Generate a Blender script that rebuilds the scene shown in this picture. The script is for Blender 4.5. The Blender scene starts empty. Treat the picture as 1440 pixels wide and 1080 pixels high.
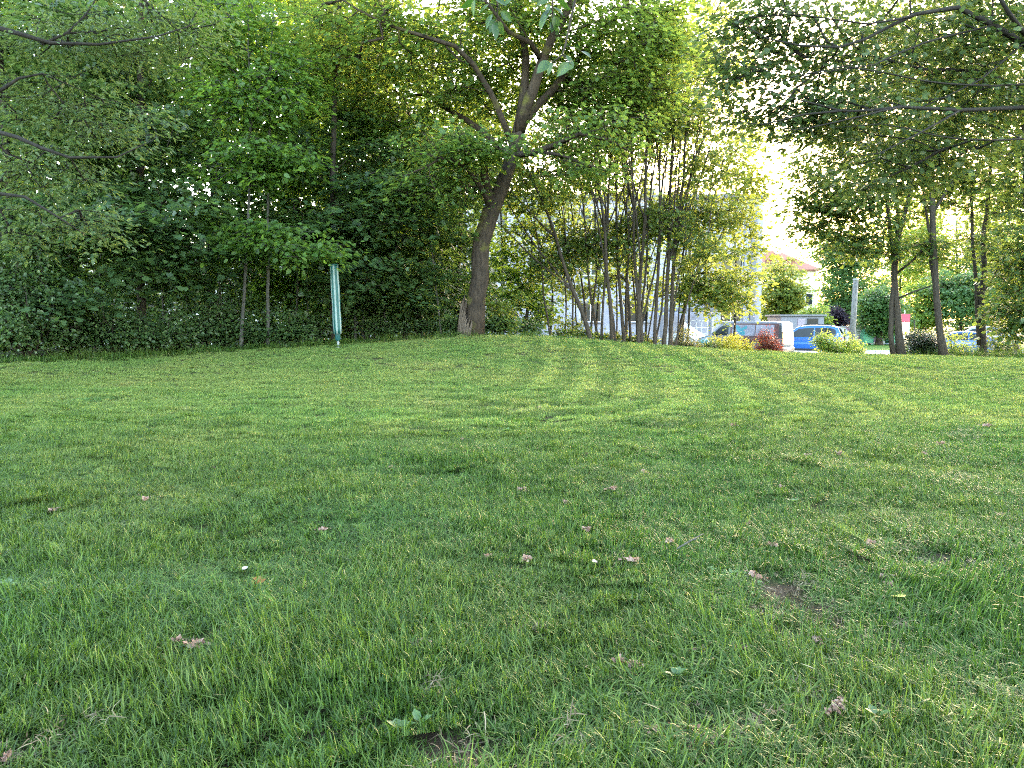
import bpy, math, random
import numpy as np
from mathutils import Vector, Matrix

R = math.radians
PI = math.pi
F, HORIZ, CAMZ = 1082.0, 450.0, 1.1          # focal length in photo pixels, row of the horizon, eye height
PITCH = math.atan((540 - HORIZ) / F)
COL = bpy.context.scene.collection


def at(px, py, d):
    """world point seen at pixel (px, py) of the 1440x1080 photo, d metres ahead of the camera"""
    dx, dv = (px - 720) / F, (540 - py) / F
    y = math.cos(PITCH) + dv * math.sin(PITCH)
    z = -math.sin(PITCH) + dv * math.cos(PITCH)
    return Vector((dx / y * d, d, CAMZ + z / y * d))


# ---------------------------------------------------------------- tagging
def tag(o, label=None, cat=None, group=None, kind=None):
    if label: o['label'] = label
    if cat: o['category'] = cat
    if group: o['group'] = group
    if kind: o['kind'] = kind
    return o


def thing(name, label, cat, loc=(0, 0, 0), rotz=0.0, group=None):
    o = bpy.data.objects.new(name, None)
    COL.objects.link(o)
    o.location = loc
    o.rotation_euler = (0, 0, rotz)
    o.empty_display_size = 0.2
    return tag(o, label, cat, group)


def link(name, me, m, parent=None):
    o = bpy.data.objects.new(name, me)
    COL.objects.link(o)
    if m is not None:
        for k in (m if isinstance(m, (list, tuple)) else [m]):
            me.materials.append(k)
    if parent is not None:
        o.parent = parent
    return o


# ---------------------------------------------------------------- mesh builders
def mesh_np(name, V, faces_list, var=None, smooth=False):
    """faces_list: list of int arrays (n, k), each with its own k"""
    me = bpy.data.meshes.new(name)
    V = np.asarray(V, np.float32)
    me.vertices.add(len(V))
    me.vertices.foreach_set('co', V.ravel())
    lv = np.concatenate([np.asarray(f, np.int32).ravel() for f in faces_list])
    tot = np.concatenate([np.full(len(f), np.asarray(f).shape[1], np.int32) for f in faces_list])
    st = np.concatenate([[0], np.cumsum(tot)[:-1]]).astype(np.int32)
    me.loops.add(len(lv))
    me.loops.foreach_set('vertex_index', lv)
    me.polygons.add(len(tot))
    me.polygons.foreach_set('loop_start', st)
    if smooth:
        me.polygons.foreach_set('use_smooth', np.ones(len(tot), bool))
    if var is not None:
        a = me.attributes.new('var', 'FLOAT', 'FACE')
        a.data.foreach_set('value', np.asarray(var, np.float32))
    me.update(calc_edges=True)
    return me


class MB:
    def __init__(self): self.v, self.f = [], []

    def add(self, vs, fs):
        b = len(self.v)
        self.v += [tuple(p) for p in vs]
        self.f += [tuple(i + b for i in q) for q in fs]

    def box(self, c, s, rotz=0.0, bev=0.0):
        x, y, z = s[0] / 2, s[1] / 2, s[2] / 2
        if bev > 0:
            b = min(bev, x * .9, y * .9, z * .9)
            out, n = [], 0
            ring = [(-x + b, -y), (x - b, -y), (x, -y + b), (x, y - b), (x - b, y), (-x + b, y), (-x, y - b), (-x, -y + b)]
            inn = [(-x + b, -y + b), (x - b, -y + b), (x - b, -y + b), (x - b, y - b), (x - b, y - b), (-x + b, y - b), (-x + b, y - b), (-x + b, -y + b)]
            vs = [(p[0], p[1], -z) for p in inn] + [(p[0], p[1], -z + b) for p in ring] + [(p[0], p[1], z - b) for p in ring] + [(p[0], p[1], z) for p in inn]
            fs = []
            for k in range(3):
                for i in range(8):
                    fs.append((k * 8 + i, k * 8 + (i + 1) % 8, k * 8 + 8 + (i + 1) % 8, k * 8 + 8 + i))
            fs += [tuple(range(24, 32)), tuple(reversed(range(8)))]
        else:
            vs = [(i * x, j * y, k * z) for k in (-1, 1) for j in (-1, 1) for i in (-1, 1)]
            fs = [(0, 2, 3, 1), (4, 5, 7, 6), (0, 1, 5, 4), (2, 6, 7, 3), (0, 4, 6, 2), (1, 3, 7, 5)]
        ca, sa = math.cos(rotz), math.sin(rotz)
        self.add([(c[0] + p[0] * ca - p[1] * sa, c[1] + p[0] * sa + p[1] * ca, c[2] + p[2]) for p in vs], fs)

    def tube(self, pts, rad, n=6, caps=True, wob=None):
        P = np.array([tuple(p) for p in pts], float)
        r = np.broadcast_to(np.asarray(rad, float), (len(P),))
        T = np.gradient(P, axis=0)
        T /= np.linalg.norm(T, axis=1)[:, None] + 1e-9
        a = np.array((0, 0, 1.0)) if abs(T[0][2]) < .8 else np.array((1.0, 0, 0))
        u = np.cross(T[0], a); u /= np.linalg.norm(u)
        ang = np.arange(n) * 2 * PI / n
        rings = []
        for k in range(len(P)):
            u = u - T[k] * np.dot(u, T[k]); u /= np.linalg.norm(u) + 1e-9
            w = np.cross(T[k], u)
            rr = np.full(n, r[k]) if wob is None else r[k] * wob(k, ang)
            rings.append(P[k] + (np.cos(ang) * rr)[:, None] * u + (np.sin(ang) * rr)[:, None] * w)
        b = len(self.v)
        self.v += [tuple(p) for p in np.concatenate(rings)]
        for k in range(len(P) - 1):
            for i in range(n):
                j = (i + 1) % n
                self.f.append((b + k * n + i, b + k * n + j, b + k * n + n + j, b + k * n + n + i))
        if caps:
            self.f.append(tuple(b + i for i in reversed(range(n))))
            self.f.append(tuple(b + (len(P) - 1) * n + i for i in range(n)))

    def lathe(self, prof, n=20, c=(0, 0, 0), axis='z'):
        """prof: (radius, height) pairs"""
        vs, fs = [], []
        for r, h in prof:
            for i in range(n):
                a = 2 * PI * i / n
                p = (r * math.cos(a), r * math.sin(a), h)
                if axis == 'y': p = (p[0], p[2], p[1])
                vs.append((c[0] + p[0], c[1] + p[1], c[2] + p[2]))
        for k in range(len(prof) - 1):
            for i in range(n):
                j = (i + 1) % n
                fs.append((k * n + i, k * n + j, k * n + n + j, k * n + n + i))
        fs.append(tuple(reversed(range(n)))); fs.append(tuple((len(prof) - 1) * n + i for i in range(n)))
        self.add(vs, fs)

    def build(self, name, m, parent=None, smooth=False):
        me = bpy.data.meshes.new(name)
        me.from_pydata(self.v, [], self.f)
        if smooth:
            me.polygons.foreach_set('use_smooth', [True] * len(me.polygons))
        me.update()
        return link(name, me, m, parent)


# ---------------------------------------------------------------- materials
class NT:
    def __init__(self, name):
        self.m = bpy.data.materials.new(name)
        self.m.use_nodes = True
        self.t = self.m.node_tree
        self.t.nodes.clear()
        self.out = self.t.nodes.new('ShaderNodeOutputMaterial')

    def n(self, kind, **kw):
        nd = self.t.nodes.new('ShaderNode' + kind)
        for k, v in kw.items():
            if k.startswith('_'): setattr(nd, k[1:], v)
            else: self.s(nd.inputs[int(k[1:]) if k[0] == 'i' and k[1:].isdigit() else k.replace('__', ' ')], v)
        return nd

    def s(self, sock, v):
        if isinstance(v, bpy.types.NodeSocket): self.t.links.new(v, sock)
        elif isinstance(v, bpy.types.Node): self.t.links.new(v.outputs[0], sock)
        elif isinstance(v, (tuple, list)) and len(v) == 3 and sock.type == 'RGBA': sock.default_value = (*v, 1)
        else: sock.default_value = v

    def ramp(self, fac, stops, interp='LINEAR'):
        r = self.t.nodes.new('ShaderNodeValToRGB')
        r.color_ramp.interpolation = interp
        e = r.color_ramp.elements
        while len(e) < len(stops): e.new(0.5)
        for q, (p, c) in zip(e, stops):
            q.position = p
            q.color = (*c, 1) if len(c) == 3 else c
        self.s(r.inputs[0], fac)
        return r.outputs[0]

    def mix(self, fac, a, b, mode='MIX'):
        r = self.t.nodes.new('ShaderNodeMix')
        r.data_type = 'RGBA'; r.blend_type = mode
        self.s(r.inputs[0], fac); self.s(r.inputs[6], a); self.s(r.inputs[7], b)
        return r.outputs[2]

    def math(self, op, a, b=0.0):
        r = self.t.nodes.new('ShaderNodeMath'); r.operation = op
        self.s(r.inputs[0], a); self.s(r.inputs[1], b)
        return r.outputs[0]

    def noise(self, vec, scale, detail=3.0, rough=0.55):
        r = self.n('TexNoise', Scale=scale, Detail=detail, Roughness=rough)
        if vec is not None: self.s(r.inputs['Vector'], vec)
        return r.outputs[0]

    def bump(self, h, strength=0.5, dist=0.02):
        return self.n('Bump', Strength=strength, Distance=dist, Height=h).outputs[0]

    def pos(self): return self.n('NewGeometry').outputs['Position']
    def obj(self): return self.n('TexCoord').outputs['Object']
    def var(self): return self.n('Attribute', _attribute_name='var').outputs['Fac']

    def bsdf(self, col, rough=0.6, spec=0.4, metal=0.0, normal=None, **kw):
        b = self.n('BsdfPrincipled')
        self.s(b.inputs['Base Color'], col); self.s(b.inputs['Roughness'], rough)
        self.s(b.inputs['Specular IOR Level'], spec); self.s(b.inputs['Metallic'], metal)
        if normal is not None: self.s(b.inputs['Normal'], normal)
        for k, v in kw.items(): self.s(b.inputs[k.replace('__', ' ')], v)
        return b

    def done(self, sh):
        self.t.links.new(sh.outputs[0] if isinstance(sh, bpy.types.Node) else sh, self.out.inputs[0])
        return self.m


def leafmat(name, cols, trans, tw=0.45, rough=0.42, spec=0.4, clump=0.35):
    """cols: three leaf colours from dull to bright; trans: colour of light that comes through"""
    k = NT(name)
    v = k.var()
    ns = k.noise(k.pos(), 0.8, 2.0)
    f = k.math('ADD', k.math('MULTIPLY', v, 1 - clump), k.math('MULTIPLY', k.math('SUBTRACT', k.math('MULTIPLY', ns, 2.0), 0.5), clump))
    c = k.ramp(f, [(0.0, cols[0]), (0.5, cols[1]), (1.0, cols[2])])
    t = k.mix(v, tuple(x * .8 for x in trans), tuple(min(.9, x * 1.2) for x in trans))
    b = k.bsdf(c, rough, spec)
    tr = k.n('BsdfTranslucent', Color=t)
    mx = k.n('MixShader', Fac=tw)
    k.s(mx.inputs[1], b); k.s(mx.inputs[2], tr)
    return k.done(mx)


def simple(name, col, rough=0.5, spec=0.4, metal=0.0, scale=6.0, amt=0.25, bump=0.0):
    """a plain material with a little mottling and grime of its own"""
    k = NT(name)
    ns = k.noise(k.obj(), scale, 4.0)
    c = k.mix(ns, tuple(x * (1 - amt) for x in col), tuple(min(1, x * (1 + amt)) for x in col))
    nm = k.bump(k.noise(k.obj(), scale * 6, 3.0), bump, 0.01) if bump else None
    return k.done(k.bsdf(c, k.math('ADD', rough - .08, k.math('MULTIPLY', ns, .16)), spec, metal, nm))


def barkmat(name, dark, light, scale=9.0, moss=None):
    k = NT(name)
    mp = k.n('Mapping', Vector=k.pos())
    mp.inputs['Scale'].default_value = (1, 1, 0.22)
    n1 = k.noise(mp.outputs[0], scale * 2.2, 5.0, 0.65)
    n2 = k.noise(k.pos(), 1.3, 3.0)
    f = k.math('ADD', k.math('MULTIPLY', n1, .75), k.math('MULTIPLY', n2, .3))
    c = k.ramp(f, [(0.32, dark), (0.72, light)])
    if moss:
        c = k.mix(k.ramp(k.noise(k.pos(), 2.1, 4.0), [(0.56, (0, 0, 0)), (0.68, (.8, .8, .8))]), c, moss)
    return k.done(k.bsdf(c, 0.85, 0.2, 0.0, k.bump(n1, 0.9, 0.03)))


# ---------------------------------------------------------------- shape of the ground
EDGE = [(-500, 520, 11.0), (-250, 516, 12.0), (0, 512, 13.0), (120, 508, 14.0), (300, 497, 15.6), (440, 488, 16.8), (560, 481, 17.8), (670, 474, 17.8),
        (770, 476, 18.6), (850, 486, 20.0), (940, 495, 21.8), (1070, 503, 23.5), (1200, 504, 24.2), (1320, 503, 23.4),
        (1440, 508, 21.0), (1650, 512, 18.0), (1900, 514, 15.0)]
_cp = [tuple(at(*e)) for e in EDGE]
_cp += [(x, y, 0.0) for x in (-9, -4.5, 0, 4.5, 9) for y in (-6, -2, 1.5)]
_cp += [(-2.4, 4.2, 0.0), (2.4, 4.2, 0.0), (0, 5, 0.01), (-5, 6.5, .03), (5, 6.5, 0.0), (0, 8, 0.06), (-2.5, 11, 0.2), (2.5, 11, 0.16), (6, 11, 0.02), (-6.5, 11, .14), (0, 14, 0.43), (-7, 14, .32)]
_cp += [(x, y, -0.95) for x in (4, 10, 16, 22) for y in (32, 36)] + [(24, 27, -.95), (28, 20, -.8)]
_cp += [(-4, 26, 0.1), (-10, 24, 0.2), (-16, 22, 0.15), (-22, 16, .15), (-12, 32, -.5), (-20, 32, -.5), (-26, 24, -.1), (-4, 32, -.7)]
_cp = np.array(_cp)


def _k(d): return np.where(d > 1e-9, d * d * np.log(d + 1e-12), 0.0)


_n = len(_cp)
_A = np.zeros((_n + 3, _n + 3))
_A[:_n, :_n] = _k(np.hypot(_cp[:, None, 0] - _cp[None, :, 0], _cp[:, None, 1] - _cp[None, :, 1])) + np.eye(_n) * 0.6
_A[:_n, _n] = 1; _A[:_n, _n + 1:] = _cp[:, :2]
_A[_n, :_n] = 1; _A[_n + 1:, :_n] = _cp[:, :2].T
_w = np.linalg.solve(_A, np.concatenate([_cp[:, 2], np.zeros(3)]))


def sstep(a, b, x):
    t = np.clip((x - a) / (b - a), 0, 1)
    return t * t * (3 - 2 * t)


def height(x, y):
    x = np.atleast_1d(np.asarray(x, float)); y = np.atleast_1d(np.asarray(y, float))
    z = np.zeros(len(x))
    for a in range(0, len(x), 20000):
        X, Y = x[a:a + 20000], y[a:a + 20000]
        d = _k(np.hypot(X[:, None] - _cp[None, :, 0], Y[:, None] - _cp[None, :, 1]))
        z[a:a + 20000] = d @ _w[:_n] + _w[_n] + _w[_n + 1] * X + _w[_n + 2] * Y
    far = np.maximum(np.maximum(sstep(29, 34, y), sstep(24, 36, np.abs(x))), sstep(5, 12, -y))
    base = np.where(y > 10, -0.95, 0.0)
    base = -0.95 * sstep(0, 18, y)
    z = z * (1 - far) + base * far
    # the small lumps of a lawn
    am = (1 - far)
    z += am * (0.012 - .006 * sstep(5, 9, y)) * (np.sin(x * 3.1 + np.sin(y * 2.3) * 1.3) + np.sin(y * 3.7 + x * 1.1 + np.sin(x * 1.9)))
    return z


def gz(x, y): return float(height([x], [y])[0])


def ground_at(px, d):
    x = (px - 720) / F * d / (math.cos(PITCH) + (540 - 490) / F * math.sin(PITCH))
    return Vector((x, d, gz(x, d)))


_ea = np.array([(e[0] - 720) / F for e in EDGE]); _ed = np.array([e[2] for e in EDGE])


def inside(x, y):
    """metres to the lawn's far edge, along the depth; positive on the lawn"""
    yy = np.maximum(y, 0.5)
    return np.interp(x / yy, _ea, _ed) - y


# ---------------------------------------------------------------- camera, light, sky
sc = bpy.context.scene
cam = bpy.data.cameras.new('camera')
cam.sensor_width = 36.0
cam.lens = 36.0 * F / 1440.0
cam.clip_start, cam.clip_end = 0.05, 3000.0
co = bpy.data.objects.new('camera', cam)
COL.objects.link(co)
co.location = (0, 0, CAMZ)
co.rotation_euler = (PI / 2 - PITCH, 0, 0)
sc.camera = co

SUN_AZ, SUN_EL = R(30.0), R(6.3)
S = Vector((math.sin(SUN_AZ) * math.cos(SUN_EL), math.cos(SUN_AZ) * math.cos(SUN_EL), math.sin(SUN_EL)))
sun = bpy.data.lights.new('sun', 'SUN')
sun.energy = 0.7
sun.angle = R(10.0)
sun.color = (1.0, 0.92, 0.76)
so = bpy.data.objects.new('sun', sun)
COL.objects.link(so)
so.location = (20, 40, 30)
so.rotation_euler = S.to_track_quat('Z', 'Y').to_euler()

w = bpy.data.worlds.new('World')
sc.world = w
w.use_nodes = True
nt = w.node_tree
nt.nodes.clear()
sky = nt.nodes.new('ShaderNodeTexSky')
sky.sky_type = 'NISHITA'
sky.sun_disc = False
sky.sun_elevation = SUN_EL
sky.sun_rotation = SUN_AZ
sky.air_density = 0.75
sky.dust_density = 1.8
sky.ozone_density = 0.25
bg = nt.nodes.new('ShaderNodeBackground')
bg.inputs[1].default_value = 0.15
wo = nt.nodes.new('ShaderNodeOutputWorld')
nt.links.new(sky.outputs[0], bg.inputs[0])
nt.links.new(bg.outputs[0], wo.inputs[0])

sc.view_settings.view_transform = 'Standard'
sc.view_settings.look = 'None'
sc.view_settings.exposure = 4.8
sc.view_settings.gamma = 1.0
sc.render.engine = 'CYCLES'
cy = sc.cycles
cy.use_denoising = False
cy.denoising_prefilter = 'ACCURATE'
cy.filter_width = 1.1
cy.max_bounces = 8
cy.diffuse_bounces = 4
cy.glossy_bounces = 2
cy.transmission_bounces = 5
cy.transparent_max_bounces = 4
cy.caustics_reflective = False
cy.caustics_refractive = False
cy.sample_clamp_indirect = 0.15
cy.sample_clamp_direct = 0.7
# ================================================================ trees
def leaf_template(kind):
    if kind == 'maple':      # lobed half-leaves folded along the midrib
        h = [(0, 0), (.03, .30), (.30, .52), (.42, .27), (.72, .36), (1, 0)]
        n = len(h)
        v = [(a, b, .16 * b) for a, b in h] + [(a, -b, .16 * b) for a, b in h[1:-1]]
        f = [[0, 5, 4, 3, 2, 1], [0, 6, 7, 8, 9, 5]]
    elif kind == 'ovate':
        h = [(0, 0), (.22, .30), (.62, .30), (1, 0)]
        v = [(a, b, .2 * b - .12 * a * a) for a, b in h] + [(a, -b, .2 * b - .12 * a * a) for a, b in h[1:-1]]
        f = [[0, 3, 2, 1], [0, 4, 5, 3]]
    elif kind == 'narrow':
        h = [(0, 0), (.3, .20), (.65, .17), (1, 0)]
        v = [(a, b, .2 * b - .15 * a * a) for a, b in h] + [(a, -b, .2 * b - .15 * a * a) for a, b in h[1:-1]]
        f = [[0, 3, 2, 1], [0, 4, 5, 3]]
    else:                    # far foliage: a small folded tuft
        v = [(0, 0, 0), (.45, .42, .1), (1, .05, -.1), (.5, -.42, .12)]
        f = [[0, 1, 2, 3]]
    return np.array(v, float), np.array(f, int)


def leaf_mesh(name, P, ax, nm, size, kind, g):
    T, f = leaf_template(kind)
    nm = nm - ax * np.sum(nm * ax, 1)[:, None]
    nm /= np.linalg.norm(nm, axis=1)[:, None] + 1e-9
    la = np.cross(nm, ax)
    wd = size * g.uniform(.85, 1.15, len(P))
    V = P[:, None, :] + T[None, :, 0, None] * (ax * size[:, None])[:, None, :] + T[None, :, 1, None] * (la * wd[:, None])[:, None, :] + T[None, :, 2, None] * (nm * size[:, None])[:, None, :]
    m = len(T)
    Fc = (np.arange(len(P)) * m)[:, None, None] + f[None]
    r = g.random(len(P))
    return mesh_np(name, V.reshape(-1, 3), [Fc.reshape(-1, f.shape[1])], np.repeat(r, len(f)))


def unit(a): return a / (np.linalg.norm(a, axis=-1, keepdims=True) + 1e-9)


def spray_leaves(C, outd, rad, nper, lsize, g, flat=.16, droop=.35, tilt=.42, shape='disc'):
    """leaves set in flattish layered sprays about the points C"""
    n = len(C)
    k_ = np.maximum(3, (nper * g.uniform(.6, 1.3, n)).astype(int))
    i = np.repeat(np.arange(n), k_)
    M = len(i)
    a = g.uniform(0, 2 * PI, M); r = np.sqrt(g.random(M)) * rad[i]
    o = np.zeros((M, 3)); o[:, 0] = np.cos(a) * r; o[:, 1] = np.sin(a) * r
    sl = g.normal(0, .22, (n, 2))
    o[:, 2] = g.normal(0, flat, M) * rad[i] - droop * r * r / rad[i] + o[:, 0] * sl[i, 0] + o[:, 1] * sl[i, 1]
    if shape == 'ball':
        o = unit(g.normal(0, 1, (M, 3))) * (g.random(M) ** .4 * rad[i])[:, None]
    P = C[i] + o
    ax = unit(np.stack([np.cos(a) + g.normal(0, .45, M) + outd[i, 0] * .7, np.sin(a) + g.normal(0, .45, M) + outd[i, 1] * .7, -.35 + g.normal(0, .30, M)], 1))
    up = np.zeros((M, 3)); up[:, 2] = 1
    nm = unit(up + g.normal(0, tilt, (M, 3)) + outd[i] * .35)
    sz = lsize * g.uniform(.65, 1.25, M)
    return P, ax, nm, sz


def smooth_line(pts, rad, step=.35):
    P = np.array([tuple(p) for p in pts], float); r = np.array(rad, float)
    Q, q = [], []
    n = len(P)
    for i in range(n - 1):
        p0, p1, p2, p3 = P[max(i - 1, 0)], P[i], P[i + 1], P[min(i + 2, n - 1)]
        m = max(1, int(np.linalg.norm(p2 - p1) / step))
        for j in range(m):
            t = j / m
            Q.append(.5 * ((2 * p1) + (p2 - p0) * t + (2 * p0 - 5 * p1 + 4 * p2 - p3) * t * t + (3 * p1 - p0 - 3 * p2 + p3) * t ** 3))
            q.append(r[i] + (r[i + 1] - r[i]) * t)
    Q.append(P[-1]); q.append(r[-1])
    return np.array(Q), np.array(q)


# ================================================================ ground sheet
def axis(lo, hi, fine_lo, fine_hi, step, grow=1.18):
    a = list(np.arange(fine_lo, fine_hi + 1e-6, step))
    s = step
    while a[-1] < hi: s *= grow; a.append(a[-1] + s)
    s = step
    while a[0] > lo: s *= grow; a.insert(0, a[0] - s)
    return np.array(a)


gx = axis(-900, 900, -18, 19, 0.22)
gy = axis(-300, 1800, -2, 29, 0.22)
GX, GY = np.meshgrid(gx, gy)
gv = np.stack([GX.ravel(), GY.ravel(), height(GX.ravel(), GY.ravel())], 1)
nx, ny = len(gx), len(gy)
ii = np.arange(nx * ny).reshape(ny, nx)
gf = np.stack([ii[:-1, :-1].ravel(), ii[:-1, 1:].ravel(), ii[1:, 1:].ravel(), ii[1:, :-1].ravel()], 1)
gme = mesh_np('ground', gv, [gf], smooth=True)
za = gme.attributes.new('lawn', 'FLOAT', 'POINT')
ins = inside(gv[:, 0], gv[:, 1])
za.data.foreach_set('value', sstep(-0.25, 0.25, ins).astype(np.float32))

k = NT('ground_soil')
P = k.pos()
lawn = k.n('Attribute', _attribute_name='lawn').outputs['Fac']
soil = k.ramp(k.noise(P, 9.0, 6.0, .7), [(.3, (.030, .021, .013)), (.55, (.075, .055, .036)), (.75, (.15, .115, .08))])
thatch = k.ramp(k.noise(P, 60.0, 4.0, .7), [(.3, (.020, .045, .008)), (.6, (.05, .095, .018)), (.8, (.10, .12, .04))])
bare = k.ramp(k.noise(P, 2.2, 4.0), [(.55, (0, 0, 0)), (.66, (1, 1, 1))])
lawnc = k.mix(k.ramp(k.noise(P, 7.0, 4.0), [(.40, (.25, .25, .25)), (.60, (1, 1, 1))]), thatch, soil)
litter = k.ramp(k.noise(P, 22.0, 5.0, .75), [(.3, (.018, .014, .009)), (.55, (.05, .037, .022)), (.75, (.12, .085, .05))])
weeds = k.ramp(k.noise(P, 14.0, 5.0, .7), [(.3, (.02, .04, .01)), (.7, (.06, .10, .025))])
woodc = k.mix(k.ramp(k.noise(P, .9, 4.0), [(.42, (0, 0, 0)), (.6, (1, 1, 1))]), litter, weeds)
c = k.mix(lawn, woodc, lawnc)
MAT_GROUND = k.done(k.bsdf(c, .95, .1, 0, k.bump(k.noise(P, 55.0, 8.0, .75), 1.0, .04)))
tag(link('ground', gme, MAT_GROUND), kind='structure')

# ================================================================ lawn grass (uncountable: one object)
rng = np.random.default_rng(5)


def blades(n, size, hmin, hmax, wmin, wmax, bend, seed, dry=.05):
    """a square turf of n bent, tapering blades: 3 quads and a tip each"""
    g = np.random.default_rng(seed)
    px, py = g.uniform(-size / 2, size / 2, n), g.uniform(-size / 2, size / 2, n)
    nt_ = max(3, n // 9)
    cx, cy = g.uniform(-size / 2, size / 2, nt_), g.uniform(-size / 2, size / 2, nt_)
    t = g.integers(0, nt_, n)
    cl = g.random(n) < .7
    px = np.where(cl, cx[t] + g.normal(0, .010, n), px); py = np.where(cl, cy[t] + g.normal(0, .010, n), py)
    h = g.uniform(hmin, hmax, n) * (0.75 + .5 * g.random(nt_)[t])
    wd = g.uniform(wmin, wmax, n)
    ang = g.uniform(0, 2 * PI, n)
    b = bend * g.gamma(2.0, .5, n)
    flop = g.random(n) < .10
    h = np.where(flop, h * 1.45, h); b = np.where(flop, b * 1.5 + .5, b)
    isdry = g.random(n) < dry
    h = np.where(isdry, h * .6, h); b = np.where(isdry, b * 2.2, b)
    lean0 = g.normal(0, .30, n)
    d = np.stack([np.cos(ang), np.sin(ang)], 1)
    s = np.stack([-np.sin(ang), np.cos(ang)], 1)
    rows = []
    L = np.array([0, .36, .70, 1.0])
    W = np.array([.75, 1.0, .72, 0.0])
    th = np.zeros(n); X = np.zeros(n); Z = np.zeros(n)
    pts = [(X.copy(), Z.copy())]
    for q in range(3):
        th = lean0 + b * (L[q] + L[q + 1]) / 2 * 1.3
        th = np.minimum(th, 2.0)
        dl = (L[q + 1] - L[q]) * h
        X = X + np.sin(th) * dl; Z = Z + np.cos(th) * dl
        pts.append((X.copy(), Z.copy()))
    V = np.zeros((n, 7, 3))
    for q in range(3):
        X, Z = pts[q]
        for sgn, kx in ((-1, 0), (1, 1)):
            V[:, q * 2 + kx, 0] = px + d[:, 0] * X + sgn * s[:, 0] * wd * W[q] / 2
            V[:, q * 2 + kx, 1] = py + d[:, 1] * X + sgn * s[:, 1] * wd * W[q] / 2
            V[:, q * 2 + kx, 2] = Z
    X, Z = pts[3]
    V[:, 6, 0] = px + d[:, 0] * X; V[:, 6, 1] = py + d[:, 1] * X; V[:, 6, 2] = Z
    base = (np.arange(n) * 7)[:, None]
    q4 = np.concatenate([base + np.array([[0, 1, 3, 2]]), base + np.array([[2, 3, 5, 4]])])
    t3 = base + np.array([[4, 5, 6]])
    vv = np.where(isdry, 1.0 + .5 * g.random(n), g.random(n) * .9)
    return V.reshape(-1, 3), q4, t3, np.concatenate([vv, vv, vv])


def grass_material(name, g_stops, straw_amt):
  k = NT(name)
  P = k.pos()
  v = k.var()
  big = k.noise(P, 0.55, 3.0)
  mid = k.noise(P, 2.4, 3.0)
  g1 = k.ramp(v, g_stops)
  tint = k.ramp(big, [(.35, (.80, .95, .75)), (.65, (1.25, 1.08, 1.05))])
  c = k.mix(1.0, g1, tint, 'MULTIPLY')
  # worn straw-coloured patches of the mown lawn
  sep = k.n('SeparateXYZ', Vector=P)
  straw = k.ramp(k.noise(P, 0.75, 5.0, .65), [(.60, (0, 0, 0)), (.76, (straw_amt,) * 3)])
  c = k.mix(straw, c, (.20, .19, .075))
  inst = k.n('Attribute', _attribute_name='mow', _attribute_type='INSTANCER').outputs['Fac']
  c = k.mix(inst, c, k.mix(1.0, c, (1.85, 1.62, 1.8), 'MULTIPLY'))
  b = k.bsdf(c, .50, .30)
  tr = k.n('BsdfTranslucent', Color=k.mix(1.0, c, (1.6, 1.55, .7), 'MULTIPLY'))
  mx = k.n('MixShader', Fac=.28)
  k.s(mx.inputs[1], b); k.s(mx.inputs[2], tr)
  return k.done(mx)


DRY = [(.97, (.26, .22, .11)), (1.0, (.32, .27, .14))]
MAT_LONG = grass_material('grass_long', [(0, (.022, .052, .009)), (.45, (.047, .095, .015)), (.9, (.093, .150, .030))] + DRY, .25)
MAT_MOWN = grass_material('grass_mown', [(0, (.046, .085, .019)), (.45, (.081, .134, .030)), (.9, (.135, .192, .054))] + DRY, .6)



def turf_collection(name, specs, m):
    cl = bpy.data.collections.new(name)
    for i, a in enumerate(specs):
        V, q4, t3, vv = blades(*a)
        me = mesh_np('grass_turf', V, [q4, t3], vv, smooth=True)
        me.materials.append(m)
        cl.objects.link(bpy.data.objects.new('grass_turf_%s_%02d' % (name, i), me))
    return cl


def instancer(name, pts, rot, scl, idx, mow, coll, label=None):
    me = bpy.data.meshes.new(name)
    me.vertices.add(len(pts))
    me.vertices.foreach_set('co', np.asarray(pts, np.float32).ravel())
    for nm, ty, key, val in (('rot', 'FLOAT_VECTOR', 'vector', rot), ('scl', 'FLOAT_VECTOR', 'vector', scl), ('idx', 'INT', 'value', idx), ('mow', 'FLOAT', 'value', mow)):
        a = me.attributes.new(nm, ty, 'POINT')
        a.data.foreach_set(key, np.asarray(val, np.int32 if ty == 'INT' else np.float32).ravel())
    o = link(name, me, None)
    ng = bpy.data.node_groups.new(name + '_scatter', 'GeometryNodeTree')
    ng.interface.new_socket('Geometry', in_out='INPUT', socket_type='NodeSocketGeometry')
    ng.interface.new_socket('Geometry', in_out='OUTPUT', socket_type='NodeSocketGeometry')
    N = ng.nodes
    gi, go = N.new('NodeGroupInput'), N.new('NodeGroupOutput')
    iop = N.new('GeometryNodeInstanceOnPoints')
    ci = N.new('GeometryNodeCollectionInfo')
    ci.inputs['Collection'].default_value = coll
    ci.inputs['Separate Children'].default_value = True
    ci.inputs['Reset Children'].default_value = True

    def na(nm, ty):
        q = N.new('GeometryNodeInputNamedAttribute')
        q.data_type = ty; q.inputs['Name'].default_value = nm
        return q.outputs['Attribute']
    e2r = N.new('FunctionNodeEulerToRotation')
    L = ng.links
    L.new(gi.outputs[0], iop.inputs['Points'])
    L.new(ci.outputs[0], iop.inputs['Instance'])
    iop.inputs['Pick Instance'].default_value = True
    L.new(na('idx', 'INT'), iop.inputs['Instance Index'])
    L.new(na('rot', 'FLOAT_VECTOR'), e2r.inputs[0])
    L.new(e2r.outputs[0], iop.inputs['Rotation'])
    L.new(na('scl', 'FLOAT_VECTOR'), iop.inputs['Scale'])
    L.new(iop.outputs[0], go.inputs[0])
    md = o.modifiers.new('scatter', 'NODES')
    md.node_group = ng
    return o


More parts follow.
